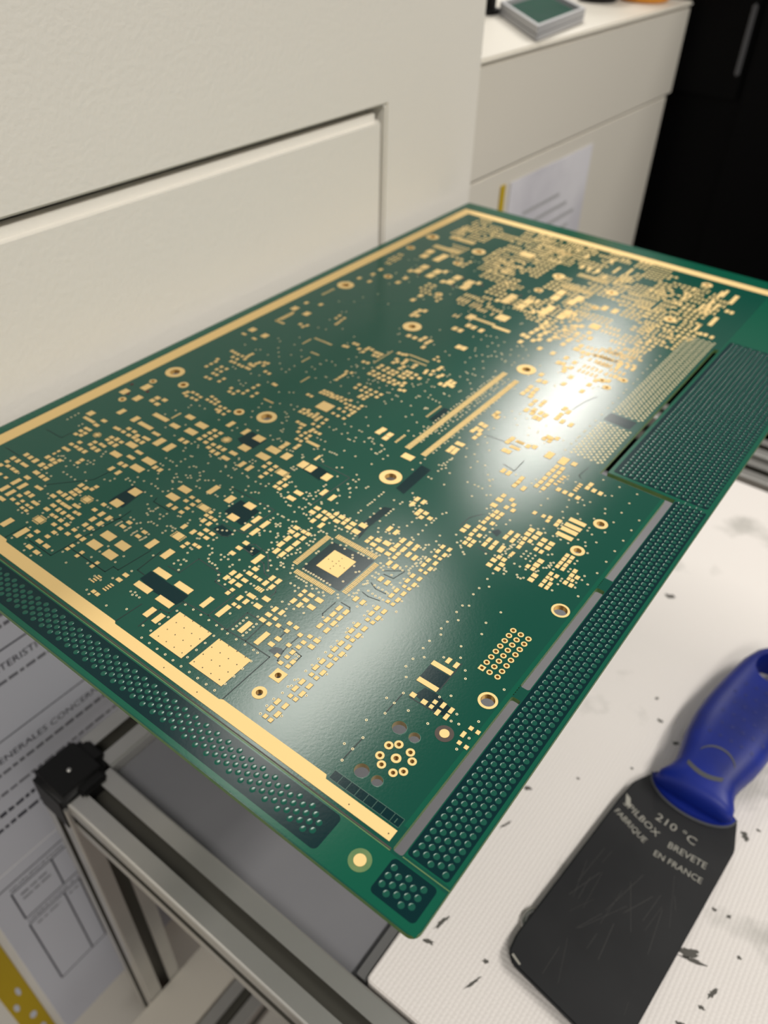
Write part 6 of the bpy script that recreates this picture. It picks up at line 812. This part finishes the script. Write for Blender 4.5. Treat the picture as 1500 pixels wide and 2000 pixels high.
RINGS = [[-250.95, 187.17, 8.41, 4.35, 'o'], [-195.74, 186.44, 8.17, 4.49, 'o'], [-133.33, 186.09, 8.44, 4.41, 'o'], [-240.17, 182.2, 4.47, 2.34, 'o'], [-206.96, 182.13, 4.31, 2.26, 'o'], [-133.5, 286.88, 8.62, 3.85, 'o'], [-196.75, 287.96, 9.15, 3.71, 'o'], [-251.22, 303.89, 8.9, 3.78, 'o'], [-254.71, 389.65, 7.63, 3.66, 'o'], [-221.57, 388.18, 7.95, 3.83, 'o'], [-222.15, 366.49, 4.86, 2.58, 'o'], [-254.99, 367.62, 5.04, 2.67, 'o'], [-240.81, 327.18, 4.69, 2.48, 'o'], [-207.24, 326.23, 3.98, 2.12, 'o'], [-169.66, 387.41, 6.91, 3.04, 'o'], [-169.67, 364.38, 4.82, 2.41, 'o'], [-138.14, 386.83, 6.62, 2.65, 'o'], [-137.42, 364.5, 4.36, 2.05, 'o'], [-102.63, 376.46, 6.43, 2.47, 'o'], [-102.61, 429.32, 5.83, 2.39, 'o'], [-250.75, 158.81, 3.26, 1.63, 'o'], [-252.21, 176.1, 3.18, 1.7, 'o'], [-61.38, 210.1, 5.02, 2.77, 'o'], [-61.48, 192.85, 4.83, 2.67, 'o'], [-53.38, 165.23, 5.69, 4.31, 'o'], [-53.41, 123.22, 5.54, 4.08, 'o'], [-103.07, 299.89, 3.75, 1.54, 'o'], [-95.7, 305.95, 3.74, 1.54, 'o'], [-98.87, 295.56, 3.7, 1.52, 'o'], [-66.09, 95.6, 2.41, 1.23, 'o'], [-64.21, 97.38, 2.42, 1.23, 'o'], [-66.11, 91.88, 2.39, 1.22, 'o'], [-64.23, 90.06, 2.36, 1.21, 'o'], [-60.52, 97.32, 2.4, 1.22, 'o'], [-58.66, 95.49, 2.37, 1.21, 'o'], [-60.56, 89.99, 2.34, 1.2, 'o'], [-58.71, 91.84, 2.35, 1.2, 'o'], [-62.38, 93.72, 2.72, 1.42, 'o'], [-67.16, 101.6, 4.02, 4.02, 'n'], [-62.3, 101.55, 3.07, 3.07, 'n'], [-67.09, 85.72, 3.98, 3.98, 'n'], [-62.36, 85.84, 3.03, 3.03, 'n'], [-103.49, 87.12, 4.17, 2.02, 'o'], [-103.49, 94.49, 3.8, 1.97, 's'], [-60.57, 131.73, 1.81, 1.07, 's'], [-60.55, 134.26, 1.83, 1.07, 'o'], [-60.54, 136.74, 1.84, 1.08, 'o'], [-60.57, 139.29, 1.85, 1.09, 'o'], [-60.59, 141.79, 1.86, 1.09, 'o'], [-60.61, 144.34, 1.87, 1.1, 'o'], [-60.63, 146.82, 1.89, 1.11, 'o'], [-60.61, 149.31, 1.9, 1.11, 'o'], [-58.05, 131.72, 1.8, 1.06, 'o'], [-58.03, 134.23, 1.82, 1.07, 'o'], [-58.03, 136.75, 1.83, 1.07, 'o'], [-58.02, 139.24, 1.84, 1.08, 'o'], [-58.07, 141.76, 1.85, 1.09, 'o'], [-58.06, 144.27, 1.86, 1.09, 'o'], [-58.04, 146.75, 1.87, 1.1, 'o'], [-58.06, 149.27, 1.89, 1.11, 'o'], [-55.45, 131.69, 1.79, 1.05, 'o'], [-55.46, 134.15, 1.8, 1.06, 'o'], [-55.46, 136.64, 1.82, 1.07, 'o'], [-55.5, 139.14, 1.83, 1.07, 'o'], [-55.51, 141.7, 1.84, 1.08, 'o'], [-55.52, 144.17, 1.85, 1.09, 'o'], [-55.51, 146.74, 1.86, 1.09, 'o'], [-55.49, 149.22, 1.87, 1.1, 'o'], [-56.85, 107.32, 2.66, 5.06, 'f'], [-53.28, 67.71, 3.02, 5.58, 'f']]
LINES = [[[-212.31, 78.89], [-211.91, 89.02]], [[-205.02, 84.72], [-193.28, 84.73], [-192.5, 99.34], [-191.04, 110.0], [-186.88, 110.22]], [[-190.27, 90.73], [-173.84, 90.76], [-173.63, 93.87], [-171.25, 93.8], [-170.34, 106.15]], [[-167.46, 107.93], [-166.57, 97.53], [-163.26, 97.49]], [[-160.41, 104.67], [-155.49, 104.89], [-155.35, 112.98], [-144.87, 112.63], [-143.84, 109.11], [-136.94, 108.95]], [[-189.79, 125.16], [-189.06, 123.02], [-180.81, 123.13]], [[-194.59, 105.73], [-190.87, 109.86], [-191.19, 114.79]], [[-154.56, 79.37], [-153.97, 88.8]], [[-147.77, 82.42], [-147.97, 90.9], [-144.8, 91.44], [-145.0, 97.27], [-135.08, 98.06], [-134.8, 109.02]], [[-135.08, 98.06], [-126.49, 97.39], [-119.23, 97.76], [-109.84, 97.79], [-109.78, 79.61]], [[-126.49, 97.39], [-126.72, 106.0], [-119.91, 106.2], [-119.34, 97.88]], [[-255.97, 126.38], [-246.49, 126.59], [-246.4, 131.14]], [[-256.96, 109.74], [-248.26, 109.77]], [[-225.97, 105.62], [-215.38, 117.99], [-214.79, 125.01]], [[-165.59, 151.16], [-164.2, 163.92], [-163.87, 168.19]], [[-173.24, 145.63], [-153.19, 145.91], [-152.9, 130.79], [-162.1, 129.54]], [[-163.39, 125.7], [-157.69, 125.31], [-155.85, 126.24], [-155.85, 128.98]], [[-147.62, 127.46], [-146.18, 129.15], [-142.71, 128.75], [-139.79, 128.49], [-134.48, 123.12]], [[-139.7, 124.46], [-137.81, 124.45], [-134.36, 121.25], [-132.05, 121.14]], [[-127.51, 119.02], [-126.0, 117.41], [-125.97, 115.12]], [[-148.26, 125.37], [-143.37, 125.11]], [[-162.86, 176.55], [-144.65, 176.42], [-145.27, 156.46]], [[-98.69, 179.26], [-98.47, 184.95], [-96.01, 188.99]], [[-88.11, 173.68], [-83.21, 173.39]], [[-79.09, 237.45], [-79.82, 230.78], [-78.26, 229.38]], [[-120.29, 231.5], [-105.72, 232.88]], [[-70.7, 111.08], [-62.44, 111.26]], [[-65.83, 129.42], [-65.66, 117.2]], [[-115.66, 107.87], [-112.66, 107.92], [-112.49, 104.12]], [[-108.45, 109.17], [-108.57, 104.37], [-108.31, 101.77], [-107.31, 98.23], [-105.54, 98.08]], [[-107.04, 103.96], [-103.07, 103.53], [-102.82, 97.92]], [[-107.48, 126.63], [-104.12, 126.6], [-103.02, 125.25]], [[-108.9, 125.5], [-108.97, 119.64], [-108.08, 118.6]], [[-105.85, 145.45], [-100.55, 149.68]], [[-104.7, 144.39], [-101.24, 144.71], [-100.32, 149.37]], [[-105.09, 134.04], [-102.74, 133.6], [-98.78, 134.45]], [[-105.54, 138.89], [-102.9, 137.66], [-99.1, 137.88]], [[-102.32, 270.15], [-101.14, 278.78], [-98.72, 285.99]], [[-105.19, 219.09], [-99.79, 218.0], [-100.25, 225.86]], [[-72.76, 84.93], [-72.69, 93.32]], [[-72.76, 102.8], [-72.8, 111.1]]]
DARK = [[[-162.95, 95.56], [-162.94, 99.93], [-151.19, 99.71], [-145.54, 99.8], [-145.33, 97.24], [-145.73, 94.9], [-155.2, 94.42]], [[-126.88, 129.93], [-127.14, 145.98], [-110.85, 147.49], [-110.88, 129.91]], [[-72.66, 123.65], [-65.72, 123.6], [-65.86, 118.12], [-72.59, 118.56]], [[-70.1, 112.62], [-69.22, 116.21], [-65.26, 116.61], [-59.98, 114.93], [-60.05, 111.76], [-63.46, 111.14]], [[-201.7, 115.88], [-201.55, 124.69], [-196.06, 124.72], [-194.69, 114.33], [-201.01, 112.81]], [[-194.15, 168.42], [-192.86, 175.48], [-184.7, 174.61], [-184.78, 167.26], [-190.44, 167.01]], [[-166.31, 134.78], [-166.31, 142.55], [-156.98, 142.28], [-156.12, 133.21], [-157.63, 133.12]], [[-127.98, 182.12], [-123.81, 181.08], [-124.28, 198.87], [-128.81, 199.28]], [[-121.34, 152.25], [-122.41, 159.12], [-122.05, 172.13], [-124.93, 171.01], [-125.38, 157.3]], [[-89.04, 271.49], [-88.95, 278.08], [-77.33, 277.74], [-77.7, 271.05]], [[-162.72, 126.23], [-161.78, 129.23], [-156.07, 128.8], [-156.29, 125.89], [-158.22, 125.43]], [[-148.55, 125.66], [-147.41, 127.64], [-142.36, 127.99], [-142.81, 124.53]], [[-88.72, 183.33], [-87.59, 185.91], [-85.78, 185.12], [-86.01, 182.17]], [[-144.28, 226.03], [-144.45, 237.38], [-141.82, 237.86], [-140.9, 227.18]], [[-162.76, 169.76], [-158.32, 174.71], [-152.43, 174.1], [-152.33, 168.26]], [[-111.29, 101.41], [-109.33, 102.16], [-108.31, 101.77], [-108.15, 99.13], [-111.94, 99.29]]]
REDS = [[-257.16, 168.86], [-252.42, 163.03], [-247.51, 169.24], [-186.72, 349.6], [-173.74, 352.4], [-172.72, 340.14], [-151.93, 351.83], [-151.19, 340.01], [-230.62, 352.96], [-229.71, 340.24], [-208.19, 351.16], [-207.32, 339.83], [-195.79, 350.26]]
# ------------------------------------------------------------------ circuit board panel
pcb = thing('circuit_board_panel', 'large bare green circuit board panel with gold pads and dotted rails', 'circuit board')
ZTOP = -175.0; THK = 1.65
UL, UR, VF, VB = -271.0, -33.3, 61.3, 455.0
def dec(s): return [x * .05 for x in map(int, s.split())]
def grp(a, n): return [tuple(a[i:i + n]) for i in range(0, len(a), n)]
PADS = grp(dec(PADS_S), 4); FINE = grp(dec(FINE_S), 4); VIAS = grp(dec(VIAS_S), 2)
TINY = grp(dec(TINY_S), 2); GRID = grp(dec(GRID_S), 2)

# laminate with its routed slots and drilled holes, triangulated once for both faces
def circ(u, v, r, n=28): return [(u + r * math.cos(2 * math.pi * i / n), v + r * math.sin(2 * math.pi * i / n)) for i in range(n)]
outer = rounded(UL, UR, VF, VB, 2.6, 6)
US0, US1 = -49.0, -46.2        # routed slot beside the right-hand rail
slots = [
    rounded(US0, US1, 74.2, 128.6, .7, 3),
    rounded(US0, US1, 132.9, 181.2, .7, 3),
    [(US0, 186.8), (US1, 186.8), (US1, 239.1), (-72.2, 239.1), (-72.2, 360.2), (-74.4, 360.2), (-74.4, 236.8), (US0, 236.8)],
]
holes = [circ(r[0], r[1], r[3] / 2, 28 if r[3] > 2 else 16) for r in RINGS if r[4] in 'osn']
loops = [outer] + slots + holes
# mouse-bite drill holes on the break-off tabs
for v0 in (129.2, 181.8):
    for k in range(5): loops.append(circ(US0 - .1, v0 + .15 + k * .95, .3, 10))
vs2, edges, faces = [], [], []
for lp in loops:
    n = len(vs2); vs2 += [Vector(p) for p in lp]; faces.append(list(range(n, n + len(lp))))
ov, oe, of, ove, oee, ofo = delaunay_2d_cdt(vs2, [], faces, 0, 1e-5)
keep = [f for f, o in zip(of, ofo) if 0 in o and len(o) == 1]
V3 = [P3(p[0], p[1], ZTOP) for p in ov] + [P3(p[0], p[1], ZTOP - THK) for p in ov]
nv = len(ov); F3 = []; MI = []
def in_rail(f):
    c = sum((ov[i] for i in f), Vector((0, 0))) / 3
    return c.y < 74.8 or c.x > -47.5 or c.x < -266.5 or c.y > 444 or (c.y > 238.9 and c.x > -72.3)
cnt = {}
for f in keep:
    a, b, c = f
    if (ov[b] - ov[a]).cross(ov[c] - ov[a]) < 0: a, b, c = a, c, b
    F3.append((a, b, c)); MI.append(0)
    F3.append((nv + c, nv + b, nv + a)); MI.append(0)
    for e in ((a, b), (b, c), (c, a)): cnt[e] = cnt.get(e, 0) + 1
for (a, b) in list(cnt):
    if (b, a) not in cnt: F3.append((b, a, nv + a, nv + b)); MI.append(1)
me = bpy.data.meshes.new('laminate'); me.from_pydata([tuple(v) for v in V3], [], F3); me.update()
me.materials.append(M['mask']); me.materials.append(M['edge'])
for p, i in zip(me.polygons, MI): p.material_index = i
link(bpy.data.objects.new('laminate', me), pcb)

def plate(name, poly, z0, z1, m, parent=pcb):
    return extrude_poly(name, poly, 'z', ZTOP + z0, ZTOP + z1, m, parent)
def rect(u0, u1, v0, v1): return [(u0, v0), (u1, v0), (u1, v1), (u0, v1)]

# rails: brighter mask without copper pour under it
plate('rail_mask', rect(UL + .3, US0 - .4, VF + .35, 73.9), .0, .02, M['rail'])
plate('rail_mask', rect(US0 - .4, UR - .3, VF + .35, 73.4), .0, .02, M['rail'])
plate('rail_mask', rect(US1 + .15, UR - .3, 75.0, 239.4), .0, .02, M['rail'])
plate('rail_mask', rect(-72.0, UR - .3, 239.4, 440), .0, .02, M['rail'])
plate('rail_mask', rect(UL + .3, -267.3, 74.6, VB - .3), .0, .02, M['rail'])
plate('rail_mask', rect(-267.2, UR - .3, 445, VB - .3), .0, .02, M['rail'])
plate('board_rim', rect(-50.3, US0 - .05, 80.5, 236.8), .0, .02, M['rail'])
# scored grooves beside the main board
def groove(name, poly, m): return plate(name, poly, .02, .05, m)
groove('score_line', rect(UL + .5, US0 - .3, 74.0, 74.35), M['brown'])
groove('score_line', rect(UL + .5, US0 - .3, 73.6, 73.85), M['edge'])
groove('score_line', rect(US1 + .1, UR, 74.15, 74.4), M['edge'])
# gold edge strips
def strip_poly(): 
    return [(-267, 75.3), (-50.7, 75.3), (-50.7, 78.5), (-72.6, 78.5), (-73.2, 79.5), (-109.5, 79.5), (-110.5, 78.9), (-153.8, 78.9), (-154.6, 79.6), (-210, 79.6), (-210.8, 80.4), (-267, 80.4)]
plate('gold_edge_strip', strip_poly(), .02, .10, M['gold'])
plate('gold_edge_strip', rect(-266.0, -260.0, 80.6, 443.5), .02, .10, M['gold'])
plate('gold_edge_strip', rect(-259.9, -58, 437.2, 443.5), .02, .10, M['gold'])
plate('gold_tag', rect(-52, -44, 382, 384.5), .02, .10, M['gold'])

# dotted copper fields on the rails
def dark_field(poly): plate('dot_field', poly, .02, .035, M['bare'])
dark_field(rounded(-265, -62.8, 63.0, 73.2, 1.4))
dark_field(rounded(-47.6, -35.4, 63.6, 73.1, 1.2))
dark_field(rounded(-45.9, -34.5, 75.4, 238.8, 1.0))
dark_field(rounded(-70.8, -35.0, 240.8, 372, 1.0))
bm = bmesh.new(); bmesh.ops.create_uvsphere(bm, u_segments=12, v_segments=6, radius=1)
bmesh.ops.delete(bm, geom=[v for v in bm.verts if v.co.z < -.01], context='VERTS')
dome_me = bpy.data.meshes.new('copper_dot'); bm.to_mesh(dome_me); bm.free(); dome_me.materials.append(M['dome'])
for p in dome_me.polygons: p.use_smooth = True
PU, PV = 2.03, 2.28
dots = []
for i in range(-120, 10):
    for j in range(-17, 140):
        u = -44.1 + PU * i; v = 97.3 + PV * j + (PV / 2 if i % 2 else 0)
        ok = (-264.2 < u < -64.5 and 64.4 < v < 71.8 and not (u > -66.5 and v > 69)) or \
             (-46.4 < u < -36.6 and 65.0 < v < 72.2) or (-45.0 < u < -35.4 and 76.6 < v < 240.5) or \
             (-70.2 < u < -35.4 and 241.5 < v < 371) or (-270.0 < u < -267.6 and 80 < v < 445)
        if ok: dots.append((u, v))
dots.sort(key=lambda p: (p[0] ** 2 + p[1] ** 2) if (p[0] > -190) else 9e9)
RD, HD = .84, .085
for u, v in dots[:300]:
    o = bpy.data.objects.new('copper_dot', dome_me); link(o, pcb)
    o.location = P3(u, v, ZTOP + .03); o.scale = (RD * MM, RD * MM, HD * MM)
bv = [v.co.copy() for v in dome_me.vertices]; bf = [tuple(p.vertices) for p in dome_me.polygons]
vs, fs = [], []
for u, v in dots[300:]:
    n = len(vs); c = P3(u, v, ZTOP + .03)
    vs += [(c.x + q.x * RD * MM, c.y + q.y * RD * MM, c.z + q.z * HD * MM) for q in bv]
    fs += [tuple(i + n for i in f) for f in bf]
o = mesh_obj('copper_dots', vs, fs, M['dome'], pcb, True); o['kind'] = 'stuff'

# bare laminate patches and gaps between copper pours
for poly in DARK: plate('bare_patch', poly, .0, .03, M['bare'])
vs, fs = [], []
for ln in LINES:
    for (a, b) in zip(ln, ln[1:]):
        d = Vector((b[0] - a[0], b[1] - a[1])).normalized(); q = Vector((-d.y, d.x)) * .16; d *= .12
        n = len(vs)
        for p, s, e in ((a, 1, -1), (a, -1, -1), (b, -1, 1), (b, 1, 1)):
            vs.append(P3(p[0] + s * q.x + e * d.x, p[1] + s * q.y + e * d.y, ZTOP + .036))
        fs.append((n, n + 1, n + 2, n + 3))
o = mesh_obj('copper_gaps', vs, fs, M['gap'], pcb); o['kind'] = 'stuff'
# serial-number box: eight dark cells in a light frame
u0, u1, v0, v1 = -72.3, -51.0, 79.2, 81.8
sbx = plate('serial_box', rect(u0, u1, v0, v1), .0, .03, M['bare'])
for k in range(9):
    uu = u0 + (u1 - u0) * k / 8
    plate('frame_line', rect(uu - .06, uu + .06, v0, v1), .03, .06, M['trace'], sbx)
for vv in (v0, v1): plate('frame_line', rect(u0, u1, vv - .07, vv + .07), .03, .06, M['trace'], sbx)
plate('frame_line', rect(-52.6, -52.4, v0 + .5, v1 - .8), .03, .06, M['trace'], sbx)

# pads: the 300 that show largest are parts, the rest one mesh
def seen(p):
    d = (p[0] ** 2 + p[1] ** 2 + 175.0 ** 2)
    return p[2] * p[3] / d ** 1.5 * 175
PADS.sort(key=seen, reverse=True)
bm = bmesh.new(); bmesh.ops.create_cube(bm, size=1)
pad_me = bpy.data.meshes.new('solder_pad'); bm.to_mesh(pad_me); bm.free(); pad_me.materials.append(M['gold'])
PH = .09
for u, v, w, h in PADS[:300]:
    o = bpy.data.objects.new('solder_pad', pad_me); link(o, pcb)
    o.location = P3(u, v, ZTOP + PH / 2); o.scale = (w * MM, h * MM, PH * MM)
def boxes(name, lst, z1, m, grow=0):
    vs, fs = [], []
    for u, v, w, h in lst:
        a, b = w / 2 + grow, h / 2 + grow; n = len(vs)
        for z in (-.002, z1):
            for x, y in ((-a, -b), (a, -b), (a, b), (-a, b)): vs.append(P3(u + x, v + y, ZTOP + z))
        fs += [(n + 4, n + 5, n + 6, n + 7)] + [(n + i, n + (i + 1) % 4, n + 4 + (i + 1) % 4, n + 4 + i) for i in range(4)]
    o = mesh_obj(name, vs, fs, m, pcb); o['kind'] = 'stuff'; return o
boxes('small_pads', PADS[300:], PH, M['gold'])
boxes('fine_pitch_pads', FINE, PH, M['gold'])
boxes('shaded_pad_clearances', [p for p in PADS if p[1] < 330], .042, M['gap'], .10)  # mask openings round the pads, their shadow put into a dark rim

# vias: gold rings with a dark centre
def via_mesh(name, lst, ro, ri, z):
    n = 10; cs = [(math.cos(2 * math.pi * i / n), math.sin(2 * math.pi * i / n)) for i in range(n)]
    vs, fs, mi = [], [], []
    for u, v in lst:
        b = len(vs)
        for r, zz in ((ro, -.002), (ro, z), (ri, z), (ri, z - .04)):
            for c, s in cs: vs.append(P3(u + r * c, v + r * s, ZTOP + zz))
        for k in range(3):
            for i in range(n):
                j = (i + 1) % n; fs.append((b + k * n + i, b + k * n + j, b + (k + 1) * n + j, b + (k + 1) * n + i)); mi.append(0)
        fs.append(tuple(b + 3 * n + i for i in range(n))); mi.append(1)
    me = bpy.data.meshes.new(name); me.from_pydata([tuple(v) for v in vs], [], fs); me.update()
    me.materials.append(M['via']); me.materials.append(M['via_hole'])
    for p, i in zip(me.polygons, mi): p.material_index = i
    o = link(bpy.data.objects.new(name, me), pcb); o['kind'] = 'stuff'; return o
via_mesh('vias', VIAS, .37, .20, .08)
via_mesh('connector_holes', GRID, .50, .20, .09)
vs, fs = [], []
for u, v in TINY:
    n = len(vs); vs += [P3(u + .2 * math.cos(k * math.pi / 4), v + .2 * math.sin(k * math.pi / 4), ZTOP + .112) for k in range(8)]; fs.append(tuple(range(n, n + 8)))
o = mesh_obj('pad_drill_holes', vs, fs, M['via_hole'], pcb); o['kind'] = 'stuff'

# plated through-holes with barrels, bare holes with a rim, fiducials
def ring_obj(u, v, do, dh, kind):
    n = 28 if dh > 2 else 16; ro, ri = do / 2, dh / 2
    def cc(r, z): return [P3(u + r * math.cos(2 * math.pi * i / n), v + r * math.sin(2 * math.pi * i / n), ZTOP + z) for i in range(n)]
    def sq(r, z):
        out = []
        for i in range(n):
            t = 2 * math.pi * i / n; k = r / max(abs(math.cos(t)), abs(math.sin(t))); out.append(P3(u + k * math.cos(t), v + k * math.sin(t), ZTOP + z))
        return out
    if kind == 'f':
        root = plate('fiducial', circ(u, v, dh / 2, 32), 0, .05, M['brown'] if v > 80 else M['edge'])
        plate('fiducial_dot', circ(u, v, do / 2, 28), .05, .12, M['gold'], root); return
    if kind == 'n':
        lo = [cc(ri + .22, 0), cc(ri + .12, .07), cc(ri - .01, .05), cc(ri - .01, -THK)]
        name, m = 'bare_hole', [M['trace'], M['holewall']]
    else:
        f = sq if kind == 's' else cc
        lo = [f(ro, 0), f(ro, .10), cc(ri - .02, .10), cc(ri - .02, -THK - .05)]
        name, m = 'plated_hole', [M['gold'], M['goldin']]
    vs = sum(lo, []); fs, mi = [], []
    for k in range(3):
        for i in range(n):
            j = (i + 1) % n; fs.append((k * n + i, k * n + j, (k + 1) * n + j, (k + 1) * n + i)); mi.append(1 if k == 2 else 0)
    o = mesh_obj(name, vs, fs, m[0], pcb); o.data.materials.append(m[1])
    for p, i in zip(o.data.polygons, mi): p.material_index = i
for r in RINGS: ring_obj(*r)
for u, v in REDS: plate('red_mark', circ(u, v, .75, 10), .02, .09, M['redmark'])

# ------------------------------------------------------------------ spatula
sp = thing('spatula', 'charcoal plastic spatula with blue handle lying on the white mat', 'spatula')
BL = [(-17, 259), (-24, 246), (-26, 233), (-30, 191), (-34, 149), (-33.2, 141.5), (-29.5, 138), (16, 131.2), (19.2, 135), (20.2, 149), (27, 241), (23, 257), (14, 262), (-8, 263)]
ZBL = ZT + 4.5
extrude_poly('blade', BL, 'z', ZBL - 1.6, ZBL + 1.2, M['blade'], sp, .7)
ZS = ZBL + 1.26
def mark(name, pts, m, z=ZS): return mesh_obj(name, [P3(p[0], p[1], z) for p in pts], [tuple(range(len(pts)))], m, sp)
ax = Vector((.995, -.085, 0)); ay = Vector((.085, .995, 0))
text_mesh('print_temperature', '210 \u00b0C', 5.6, P3(-8.5, 233.6, ZS), ax, ay, M['print'], sp, .00002, sx=1.25)
text_mesh('print_name', 'SPILBOX', 4.7, P3(-23.5, 231.5, ZS), Vector((.95, -.31, 0)), Vector((.31, .95, 0)), M['print'], sp, .00002, sx=1.14)
text_mesh('print_name', 'BREVETE', 4.7, P3(1.5, 223.8, ZS), Vector((.998, .03, 0)), Vector((-.03, .998, 0)), M['print'], sp, .00002, sx=.98)
text_mesh('print_origin', 'FABRIQUE', 4.3, P3(-25.2, 225.2, ZS), Vector((.94, -.34, 0)), Vector((.34, .94, 0)), M['print'], sp, .00002, sx=.95)
text_mesh('print_origin', 'EN FRANCE', 4.3, P3(-2.2, 216.2, ZS), Vector((.998, .02, 0)), Vector((-.02, .998, 0)), M['print'], sp, .00002, sx=.98)
mark('worn_print', [(-24.2, 237.5), (-21.5, 236.2), (-19.5, 231.8), (-22.2, 232.0)], M['print'])
for k in range(24):
    rr = random.Random(k); u, v = rr.uniform(-28, 16), rr.uniform(142, 205); L = rr.uniform(5, 26); a = rr.gauss(1.45, .35); w = rr.uniform(.03, .08)
    du, dv = math.cos(a) * L / 2, math.sin(a) * L / 2
    if -29 < u - abs(du) and u + abs(du) < 18 and v - dv > 139: mark('scratch', [(u - du - w, v - dv), (u - du + w, v - dv), (u + du + w, v + dv), (u + du - w, v + dv)], M['scratch'])
mark('tip_wear', [(-31.5, 140.5), (-27, 138.9), (-26.6, 139.6), (-31, 141.4)], M['print'])
# handle: lofted rounded sections with a hanging hole
SEC = [(249, 2.0, 16.5, 5.0), (251, 2.0, 18.6, 7.5), (254, 2.0, 18.2, 8.5), (258, 2.3, 16.2, 9), (264, 2.8, 14.8, 9.5), (272, 3.5, 16.2, 10), (282, 4.3, 18.4, 10.5), (295, 5.2, 19.8, 11), (308, 6.2, 19.8, 11), (322, 7.4, 18.8, 10.5), (336, 8.6, 17.4, 10), (348, 9.6, 15.8, 9.5), (357, 10.4, 13.0, 9), (362, 10.9, 9.6, 8), (364.5, 11.1, 5.5, 6)]
HC = ZT + 11.5
def sup(t, p=.72):
    c, s = math.cos(t), math.sin(t); return math.copysign(abs(c) ** p, c), math.copysign(abs(s) ** p, s)
bm = bmesh.new(); rings_ = []
for v, c, w, hh in SEC:
    rings_.append([bm.verts.new(P3(c + w * sup(2 * math.pi * i / 28)[0], v, HC + hh * sup(2 * math.pi * i / 28)[1])) for i in range(28)])
for a, b in zip(rings_, rings_[1:]):
    for i in range(28): bm.faces.new((a[i], a[(i + 1) % 28], b[(i + 1) % 28], b[i]))
bm.faces.new(rings_[0][::-1]); bm.faces.new(rings_[-1])
bmesh.ops.recalc_face_normals(bm, faces=bm.faces)
hme = bpy.data.meshes.new('handle'); bm.to_mesh(hme); bm.free()
cme = bpy.data.meshes.new('hanging_hole'); bm = bmesh.new()
bmesh.ops.create_cone(bm, cap_ends=True, segments=28, radius1=1, radius2=1, depth=.08)
for v in bm.verts: v.co = P3(9.2, 345, -338) + Vector((v.co.x * .0092, v.co.y * .0118, v.co.z))
bm.to_mesh(cme); bm.free()
ho = bpy.data.objects.new('handle', hme); C.objects.link(ho); co = bpy.data.objects.new('cutter', cme); C.objects.link(co)
md = ho.modifiers.new('hole', 'BOOLEAN'); md.object = co; md.operation = 'DIFFERENCE'; md.solver = 'EXACT'
dg = bpy.context.evaluated_depsgraph_get(); nm = bpy.data.meshes.new_from_object(ho.evaluated_get(dg))
bpy.data.objects.remove(ho); bpy.data.objects.remove(co)
nm.materials.clear(); nm.materials.append(M['blue'])
for p in nm.polygons: p.use_smooth = True; p.material_index = 0
nm.set_sharp_from_angle(angle=math.radians(45))
handle = link(bpy.data.objects.new('handle', nm), sp)
def htop(u, v):
    for (v0, c0, w0, h0), (v1, c1, w1, h1) in zip(SEC, SEC[1:]):
        if v0 <= v <= v1:
            k = (v - v0) / (v1 - v0); c, w, hh = c0 + (c1 - c0) * k, w0 + (w1 - w0) * k, h0 + (h1 - h0) * k
            x = min(.999, abs(u - c) / w); cc = x ** (1 / .72); return HC + hh * (math.sqrt(1 - cc * cc)) ** .72
    return HC
for r in range(6):
    for k in range(5):
        u, v = -4.5 + 5.2 * k + (2.6 if r % 2 else 0) + .5 * r, 284 + 8 * r
        if abs(u - 6) < 15 and v < 330:
            vs = [P3(u + .9 * math.cos(t * .7854), v + 1.1 * math.sin(t * .7854), htop(u + .9 * math.cos(t * .7854), v + 1.1 * math.sin(t * .7854)) + .08) for t in range(8)]
            mesh_obj('dimple', vs, [tuple(range(8))], M['bluedark'], handle)
def strip_on_handle(name, pts, w, m, up=.1):
    vs, fs = [], []
    for i, (u, v) in enumerate(pts):
        vs += [P3(u, v - w / 2, htop(u, v - w / 2) + up), P3(u, v + w / 2, htop(u, v + w / 2) + up)]
        if i: n = 2 * i; fs.append((n - 2, n, n + 1, n - 1))
    return mesh_obj(name, vs, fs, m, handle)
strip_on_handle('thumb_ridge', [(4 + 9 * math.cos(t), 268 + 9 * math.sin(t)) for t in [math.pi * (.12 + .76 * i / 14) for i in range(15)]], 1.3, M['grime'], .12)
strip_on_handle('grime_band', [(-7 + 1.7 * i, 258.8 + .12 * (i - 5) ** 2) for i in range(11)], 2.6, M['grime'], .08)
# flange between handle and blade
fp = [(-17.5, 259)] + [(2 + 19.8 * math.cos(t), 257 - 10.5 * math.sin(t)) for t in [math.pi * (1 - i / 16) for i in range(17)]] + [(21, 259)]
extrude_poly('flange', [(2 + 20.4 * math.cos(t), 256 + 11.5 * math.sin(t)) for t in [math.pi + math.pi * i / 18 for i in range(19)]], 'z', ZBL + 1.2, ZBL + 3.4, M['blue'], sp, .6)
extrude_poly('grime_ring', [(2 + 21.2 * math.cos(t), 256 + 12.6 * math.sin(t)) for t in [math.pi + math.pi * i / 18 for i in range(19)]], 'z', ZBL + 1.2, ZBL + 1.9, M['grime'], sp)

# small bright washer peeping out under the blade edge
ws = lathe('steel_washer', [(3.2, ZT + .1), (7.0, ZT + .1), (7.2, ZT + .6), (7.0, ZT + 1.6), (3.2, ZT + 1.6), (3.2, ZT + .1)], -29.5, 160, M['alu'], None, 26)
tag(ws, 'small shiny steel washer peeping out under the spatula blade', 'washer')
